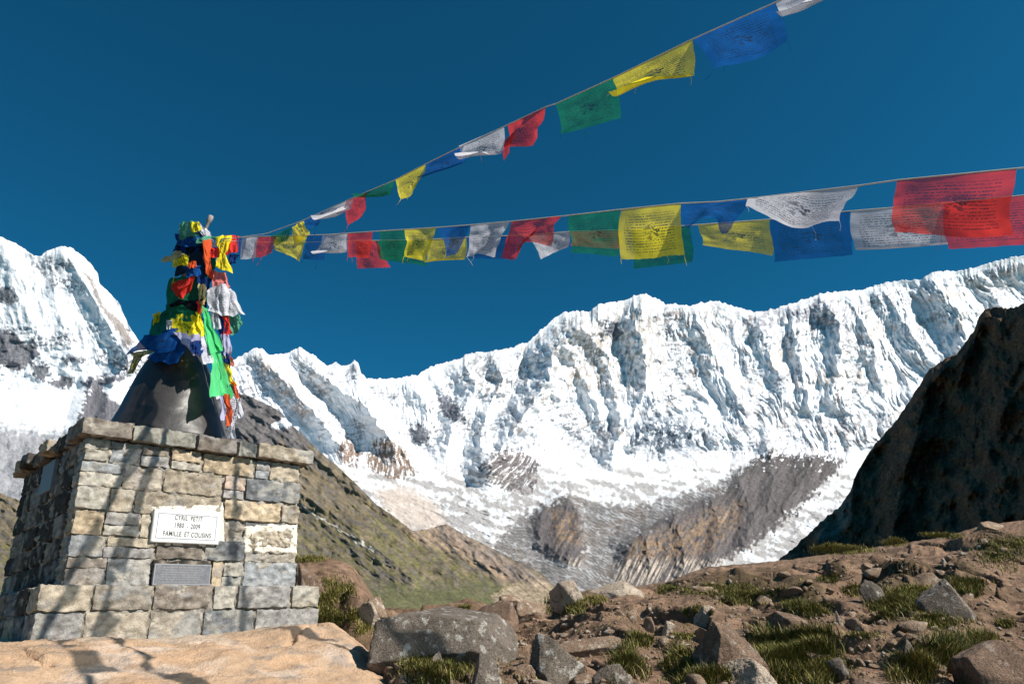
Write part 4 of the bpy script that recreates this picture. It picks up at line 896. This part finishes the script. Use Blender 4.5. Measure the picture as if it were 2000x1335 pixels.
flags = [
 # cord, colour, quad, bottom depth offsets (br, bl), opts, label
 ('u','green',[(528,461),(572,442),(560,470),(534,480)],(.0,.03),{}, 'smallest green flag low on the upper cord nearest the bell'),
 ('u','yellow',[(568,443),(592,430),(604,458),(576,478)],(-.03,-.02),{'crumple':.03}, 'crumpled yellow flag at the low end of the upper cord'),
 ('u','blue',[(592,431),(636,410),(622,440),(604,446)],(.03,.0),{}, 'small dark blue flag between the crumpled yellow and the first white on the upper cord'),
 ('u','white',[(622,416),(690,387),(688,420),(614,438)],(-.05,-.04),{'curl':.3}, 'white flag blown flat beside the small dark red one on the upper cord'),
 ('u','red',[(676,392),(716,374),(716,410),(680,441)],(-.04,.02),{}, 'small crimson flag hanging pointed from the upper cord'),
 ('u','green',[(708,379),(770,352),(764,388),(694,390)],(.05,.05),{'curl':.25}, 'green flag curled under, left of the bright yellow one on the upper cord'),
 ('u','yellow',[(772,350),(832,321),(818,378),(784,390)],(-.05,-.03),{'fold':(0.9,.6)}, 'bright yellow narrow flag mid way up the upper cord'),
 ('u','blue',[(832,320),(906,284),(914,325),(826,354)],(.06,.06),{'curl':.3}, 'blue flag rolled at its lower edge beneath the white printed one on the upper cord'),
 ('u','white',[(896,285),(984,247),(982,316),(905,320)],(-.06,-.04),{'curl':.3}, 'white printed flag with a dark central figure beside the red twist on the upper cord'),
 ('u','red',[(992,244),(1067,208),(1030,272),(984,312)],(.05,-.02),{'wave':.05}, 'deep red flag twisted into a point on the upper cord'),
 ('u','green',[(1085,204),(1200,151),(1214,230),(1094,262)],(.10,.06),{'wave':.03}, 'large dark green flag on the upper cord'),
 ('u','yellow',[(1196,152),(1353,77),(1357,158),(1200,191)],(-.06,-.05),{'curl':.18}, 'large yellow flag full of script on the upper cord'),
 ('u','blue',[(1354,76),(1514,5),(1538,84),(1392,142)],(.10,.10),{'wave':.035}, 'large deep blue flag near the top edge on the upper cord'),
 ('u','white',[(1516,6),(1690,-80),(1684,-2),(1524,42)],(-.05,-.02),{'curl':.25}, 'white flag cut by the top edge of the photo'),
 ('a','blue',[(462,464),(482,463),(480,498),(466,500)],(0,0),{}, 'narrow blue flag next to the bell on the nearer lower cord'),
 ('a','white',[(474,463),(505,462),(500,504),(468,506)],(-.05,-.03),{}, 'first small white flag right of the bell'),
 ('a','red',[(504,462),(540,461),(532,494),(496,504)],(.0,0),{}, 'first small red flag right of the bell, beside the first small white'),
 ('a','yellow',[(540,462),(600,459),(588,512),(538,488)],(-.04,-.02),{'wave':.03}, 'olive yellow flag bulging beneath the crumpled yellow one'),
 ('a','blue',[(600,460),(640,459),(634,508),(594,506)],(.04,.02),{}, 'plain dark blue flag between the bulging olive one and the folded white'),
 ('a','white',[(630,458),(678,455),(678,500),(618,506)],(-.05,-.05),{'curl':.2}, 'folded small white flag pointing left beside two red ones'),
 ('a','red',[(678,455),(728,453),(722,503),(680,502)],(-.03,-.03),{}, 'orange red flag with dark print in front of the brighter red one'),
 ('a','green',[(740,452),(790,449),(792,508),(744,506)],(.03,.03),{}, 'dark green square flag left of the tall narrow yellow'),
 ('a','yellow',[(790,448),(852,445),(826,508),(788,500)],(-.04,-.02),{'wave':.03}, 'tall narrow yellow flag with a dark printed middle on the nearer lower cord'),
 ('a','blue',[(855,445),(918,440),(890,496),(870,504)],(.03,.02),{'wave':.03}, 'blue flag tapering down in front of the wide yellow'),
 ('a','white',[(920,440),(996,433),(964,500),(908,498)],(-.05,-.04),{'wave':.03}, 'white flag swept left with a small dark figure, left of the coral red'),
 ('a','red',[(1002,432),(1097,421),(1070,478),(972,494)],(-.06,-.10),{'wave':.05}, 'coral red flag swept down to the left on the nearer lower cord'),
 ('a','green',[(1110,421),(1211,410),(1208,500),(1114,494)],(.05,.05),{}, 'see-through green square flag with a red flag showing behind'),
 ('a','yellow',[(1214,410),(1330,396),(1334,500),(1206,506)],(-.04,-.04),{'wave':.02}, 'large yellow square flag dense with print at the middle of the lower cords'),
 ('a','blue',[(1332,400),(1476,387),(1420,442),(1342,436)],(.10,.08),{'wave':.05}, 'mid blue flag rippling between the large yellow and the broad white'),
 ('a','white',[(1484,385),(1678,363),(1630,445),(1452,412)],(-.12,-.22),{'wave':.03}, 'broad white printed flag lifted forward by wind on the nearer lower cord'),
 ('a','red',[(1752,352),(1985,329),(1974,462),(1746,458)],(-.02,-.02),{'wave':.03}, 'largest red flag, nearest the right edge on the nearer lower cord'),
 ('b','red',[(694,471),(736,470),(762,522),(700,524)],(.02,.02),{'wave':.02}, 'bright red flag hanging lower behind the orange red one'),
 ('b','green',[(732,470),(832,468),(834,520),(746,506)],(.05,.02),{}, 'wide dark green flag behind the tall narrow yellow'),
 ('b','yellow',[(836,468),(910,463),(912,512),(834,518)],(-.02,-.02),{'curl':.15}, 'wide low yellow flag behind the tapering blue'),
 ('b','blue',[(912,463),(1010,460),(1004,506),(914,504)],(.02,.02),{}, 'blue flag mostly hidden behind the swept white one'),
 ('b','white',[(1030,459),(1112,452),(1112,482),(1058,506)],(-.03,-.02),{'wave':.02}, 'small white flag peeping out below the coral red'),
 ('b','red',[(1113,452),(1212,449),(1212,486),(1116,480)],(.02,.02),{}, 'short red flag behind the see-through green square'),
 ('b','green',[(1234,448),(1348,440),(1353,512),(1236,525)],(.02,.03),{}, 'deep green flag showing below the large yellow square'),
 ('b','yellow',[(1364,438),(1503,428),(1506,500),(1370,478)],(-.03,-.03),{'wave':.02}, 'yellow flag with a bright folded corner right of the deep green'),
 ('b','blue',[(1505,428),(1660,412),(1660,498),(1507,512)],(.03,.03),{}, 'large plain blue flag below the broad white one'),
 ('b','white',[(1662,412),(1842,397),(1843,488),(1665,498)],(-.02,-.02),{'curl':.12}, 'pale grey white flag with a round emblem right of the large plain blue'),
 ('b','red',[(1844,397),(2030,378),(2032,476),(1846,487)],(.02,.02),{'wave':.02}, 'deep red flag cut by the right edge on the farther lower cord'),
]
for i, (cd_, cl, quad, off2, op, lb) in enumerate(flags):
    DD = {'u': DU, 'a': DA, 'b': DB}[cd_]; dl, dr = DD(quad[0][0]), DD(quad[1][0])
    kw = dict(wave=.017*max(1, 3.5/dl)**.5); kw.update(op); kw['wave'] = kw['wave']*min(1, 3.2/dl+.25)
    fo = cloth('prayer_flag', quad, (dl, dr, dr+off2[0], dl+off2[1]), FL[cl], lb, 'prayer flag', {'u': GU, 'a': GA, 'b': GB}[cd_], seed=i+1, **kw)

    if cd_ != 'b' and i % 2 == 0 or dl < 3.6:
        me = fo.data; nvx = len(me.vertices); row = [me.vertices[k].co for k in range(nvx-26, nvx)]
        for k in (0, random.randint(5, 20), 25)[:(2 if dl > 4 else 3)]:
            p0_ = np.array(row[k]); L_ = random.uniform(.02, .07); dv = np.array([random.uniform(-.6, .6), random.uniform(-.4, .4), -1.0])
            pp = [p0_, p0_+dv*L_*.5+np.array([.004, 0, 0]), p0_+dv*L_+np.array([random.uniform(-.015, .015), 0, 0])]
            n0 = len(pp); th_ = cord('loose_thread', pp, .0007*dl/3, FL[cl], 'x'); del th_['label']; del th_['category']; th_.parent = fo

# cloths wrapped round the spire and hanging over the bell; each wraps the axis at a radius
GW = 'flags and scarves wrapped on the bell'
def wrap(cl, quad, lb, dd=0.0, cr_=.03, bulge=.5, seed=1, cat='prayer flag', name='prayer_flag', rad=None):
    """quad in pixels projected on a cylinder-like bulge round the spire axis"""
    q = np.array(quad, float); q = q.mean(0)+(q-q.mean(0))*1.14; nu_, nv_ = 26, 28
    s_, t_ = np.meshgrid(np.linspace(0, 1, nu_), np.linspace(0, 1, nv_))
    px = q[0, 0]*(1-s_)*(1-t_)+q[1, 0]*s_*(1-t_)+q[2, 0]*s_*t_+q[3, 0]*(1-s_)*t_
    py = q[0, 1]*(1-s_)*(1-t_)+q[1, 1]*s_*(1-t_)+q[2, 1]*s_*t_+q[3, 1]*(1-s_)*t_
    o = seed*3.91; sz = max(np.ptp(q[:, 0]), np.ptp(q[:, 1]))
    px = px+sz*.12*fbm(s_*1.6+o, t_*1.6, 1., 2); py = py+sz*.12*fbm(s_*2+o, t_*1.6, 7., 2)
    # depth of the bell/spire surface under this pixel
    zax = (832-py)/ (832-432)*1.78; R = np.interp(zax, [0,.05,.16,.35,.55,.74,.88,.95,1.2,1.42,1.75], [.55,.53,.47,.40,.345,.275,.18,.16,.15,.14,.10])
    cx = 333+(832-py)*.135; X = (px-cx)*TOPD/F; Dd = TOPD-.0-np.sqrt(np.maximum(0, (R+.015)**2-X**2))+np.maximum(0, np.abs(X)-R-.015)*.3
    Dd = Dd-dd-cr_*(ridged(s_*1.7+.35*t_+o, t_*.6+o, 3., 2)-.1)-.35*cr_*perlin(s_*6+o, t_*1.2, 4.)-.3*cr_*perlin(s_*2, t_*3+o, 8.)
    base_d = TOPD+(py-560)*-.0  # axis depth
    pts = P(px, py, Dd+np.interp(py, [430, 640, 840], [float((base+uz*1.7)@fw)-TOPD, float((base+uz*.85)@fw)-TOPD, float((base+uz*.0)@fw)-TOPD]))
    c0 = pts.mean(axis=(0, 1)); ob = mesh_obj(name, pts-c0, grid_faces(nv_, nu_), WR[cl], uv=np.stack([s_, 1-t_], -1)); ob.location = tuple(c0)
    return tag(ob, lb, cat, GW)
W = [
 ('mint',[(350,438),(378,432),(386,458),(352,464)],'bunched pale green flag at the very top left of the spire',.06),
 ('yellow',[(374,434),(388,434),(392,448),(376,452)],'small yellow knot at the top of the spire',.09),
 ('white',[(386,438),(402,446),(420,478),(404,478)],'narrow white strip at the top of the spire under the grey tip',.07),
 ('navy',[(346,462),(398,452),(402,490),(344,494)],'dark blue wad just below the top knots',.03),
 ('blue',[(364,466),(398,464),(392,480),(360,482)],'bright blue fold across the dark blue wad',.06),
 ('mint',[(384,464),(440,460),(438,470),(390,476)],'green strip stretched to the right at the cord ends',.10),
 ('dark',[(346,486),(404,480),(408,534),(350,530)],'black cloth bundle on the upper spire',.03),
 ('straw',[(318,504),(352,490),(362,500),(322,514)],'straw coloured scrap sticking out to the left of the spire',.05),
 ('yellow',[(338,508),(364,500),(366,516),(340,522)],'small yellow scrap below the straw coloured one',.07),
 ('orange',[(398,474),(408,472),(418,536),(402,536)],'thin orange red ribbon running down the upper spire',.12),
 ('red',[(400,486),(432,482),(428,500),(404,500)],'dark red flag end beside the orange ribbon',.10),
 ('yellow',[(424,463),(450,462),(440,498),(428,498)],'yellow flag knotted at the cord ends',.12),
 ('yellow',[(428,496),(440,496),(450,532),(424,518)],'hanging tail of the knotted yellow flag',.13),
 ('red',[(444,462),(466,462),(462,492),(440,494)],'maroon flag behind the knotted yellow flag',.08),
 ('navy',[(448,496),(466,498),(458,514),(446,516)],'little navy scrap under the maroon flag',.08),
 ('orange',[(370,512),(382,510),(384,520),(368,522)],'tiny orange scrap on the middle spire',.09),
 ('blue',[(362,520),(390,518),(390,536),(366,540)],'blue knot on the middle spire',.07),
 ('green',[(404,500),(420,500),(418,534),(406,538)],'dark green scrap right of the black bundle',.07),
 ('yellow',[(336,546),(344,540),(340,566),(330,568)],'thin yellow edge at the left of the middle spire',.02),
 ('green',[(338,546),(396,540),(398,606),(326,608)],'large green flag wrapped round the middle spire',.02),
 ('red',[(336,556),(380,540),(368,566),(352,584)],'red flag folded to a triangle over the large green one',.06),
 ('navy',[(386,536),(412,534),(408,568),(392,566)],'navy flag right of the red triangle',.05),
 ('straw',[(390,556),(400,556),(400,594),(390,594)],'narrow straw coloured strip on the middle spire',.07),
 ('dark',[(334,590),(398,586),(400,598),(336,600)],'dark band tied round the spire',.06),
 ('green',[(330,598),(390,598),(388,622),(316,616)],'dull green flag under the dark band',.05),
 ('red',[(384,590),(396,588),(398,608),(386,608)],'small red scrap at the knot of the green scarf',.09),
 ('yellow',[(334,614),(388,620),(392,656),(342,654)],'crinkled yellow flag with print low on the spire',.05),
 ('yellow',[(384,612),(394,612),(402,654),(392,654)],'yellow ribbon beside the crinkled yellow flag',.08),
 ('green',[(306,616),(338,612),(342,650),(288,664)],'dark green flag spread over the left shoulder of the bell',.04),
 ('yellow',[(300,614),(314,610),(312,626),(300,632)],'yellow tip above the left shoulder of the bell',.07),
 ('white',[(326,626),(336,626),(334,640),(326,642)],'tiny white scrap on the left shoulder of the bell',.08),
 ('blue',[(288,654),(352,644),(340,680),(256,690)],'bright blue flag flared out to the left over the bell',.06),
 ('blue',[(318,672),(366,664),(342,706),(290,700)],'second blue flag lying lower on the front of the bell',.04),
 ('olive',[(258,688),(300,682),(290,694),(264,698)],'olive yellow hem under the flared blue flag',.05),
 ('olive',[(262,698),(278,694),(262,728),(250,726)],'drab green hem trailing at the left edge of the bell',-.02),
 ('lavender',[(344,650),(404,660),(412,694),(376,690)],'greyish lavender flag across the right shoulder of the bell',.07),
 ('navy',[(372,668),(396,666),(392,694),(374,684)],'navy fold under the lavender flag',.09),
 ('white',[(392,664),(412,672),(418,712),(396,706)],'pale corner hanging at the right of the bell shoulder',.08),
 ('pink',[(414,530),(440,534),(446,560),(420,562)],'pink red flag hanging right of the spire',.08),
 ('white',[(406,568),(440,556),(448,612),(408,606)],'billowing white flag right of the spire, its left lobe',.12),
 ('white',[(432,562),(450,566),(476,612),(436,614)],'large white flag flying out to the right of the spire',.10),
 ('mint',[(440,612),(468,616),(472,634),(452,654)],'pale green white flag end below the flying white one',.06),
 ('red',[(434,618),(444,616),(454,648),(440,652)],'red sliver below the flying white flag',.09),
 ('navy',[(420,608),(434,612),(440,660),(430,664)],'long navy strip under the white flags',.07),
 ('white',[(410,600),(424,604),(430,640),(418,640)],'narrow white fold above the long navy strip',.10),
 ('lavender',[(430,654),(448,656),(450,690),(434,692)],'lavender scrap right of the green scarf',.07),
 ('navy',[(432,676),(444,676),(450,706),(440,708)],'dark blue scrap right of the green scarf',.07),
 ('pink',[(444,684),(452,684),(456,712),(448,712)],'thin pink ribbon at the right edge of the bell',.05),
 ('lime',[(388,598),(408,604),(430,676),(408,678)],'bright green scarf, upper length from its knot',.10),
 ('lime',[(406,672),(430,670),(446,770),(418,768)],'bright green scarf, lower length hanging down the bell',.08),
 ('yellow',[(436,700),(446,698),(460,752),(448,756)],'yellow ribbon hanging right of the green scarf',.06),
 ('orange',[(450,748),(460,748),(466,774),(454,776)],'orange red ribbon end at the lower right of the bell',.06),
 ('navy',[(444,752),(452,752),(454,776),(444,778)],'navy knot at the lower right of the bell',.08),
 ('lavender',[(426,768),(442,768),(448,812),(436,820)],'lavender flag at the lower right of the bell',.05),
 ('white',[(440,776),(460,772),(464,848),(450,850)],'long white flag trailing to the capstones',.06),
 ('white',[(456,776),(468,780),(474,810),(462,816)],'wispy white scrap at the lower right edge',.03),
 ('orange',[(438,774),(448,772),(456,812),(444,830)],'orange red ribbon over the trailing white flag',.10),
]
for i, (cl, quad, lb, dd) in enumerate(W):
    sc_ = 'scarf' in lb; rb = 'ribbon' in lb or 'strip' in lb
    wrap(cl, quad, lb, dd, seed=i+3, cr_=.035, name='scarf' if sc_ else 'ribbon' if rb else 'prayer_flag', cat='scarf' if sc_ else 'ribbon' if rb else 'prayer flag')
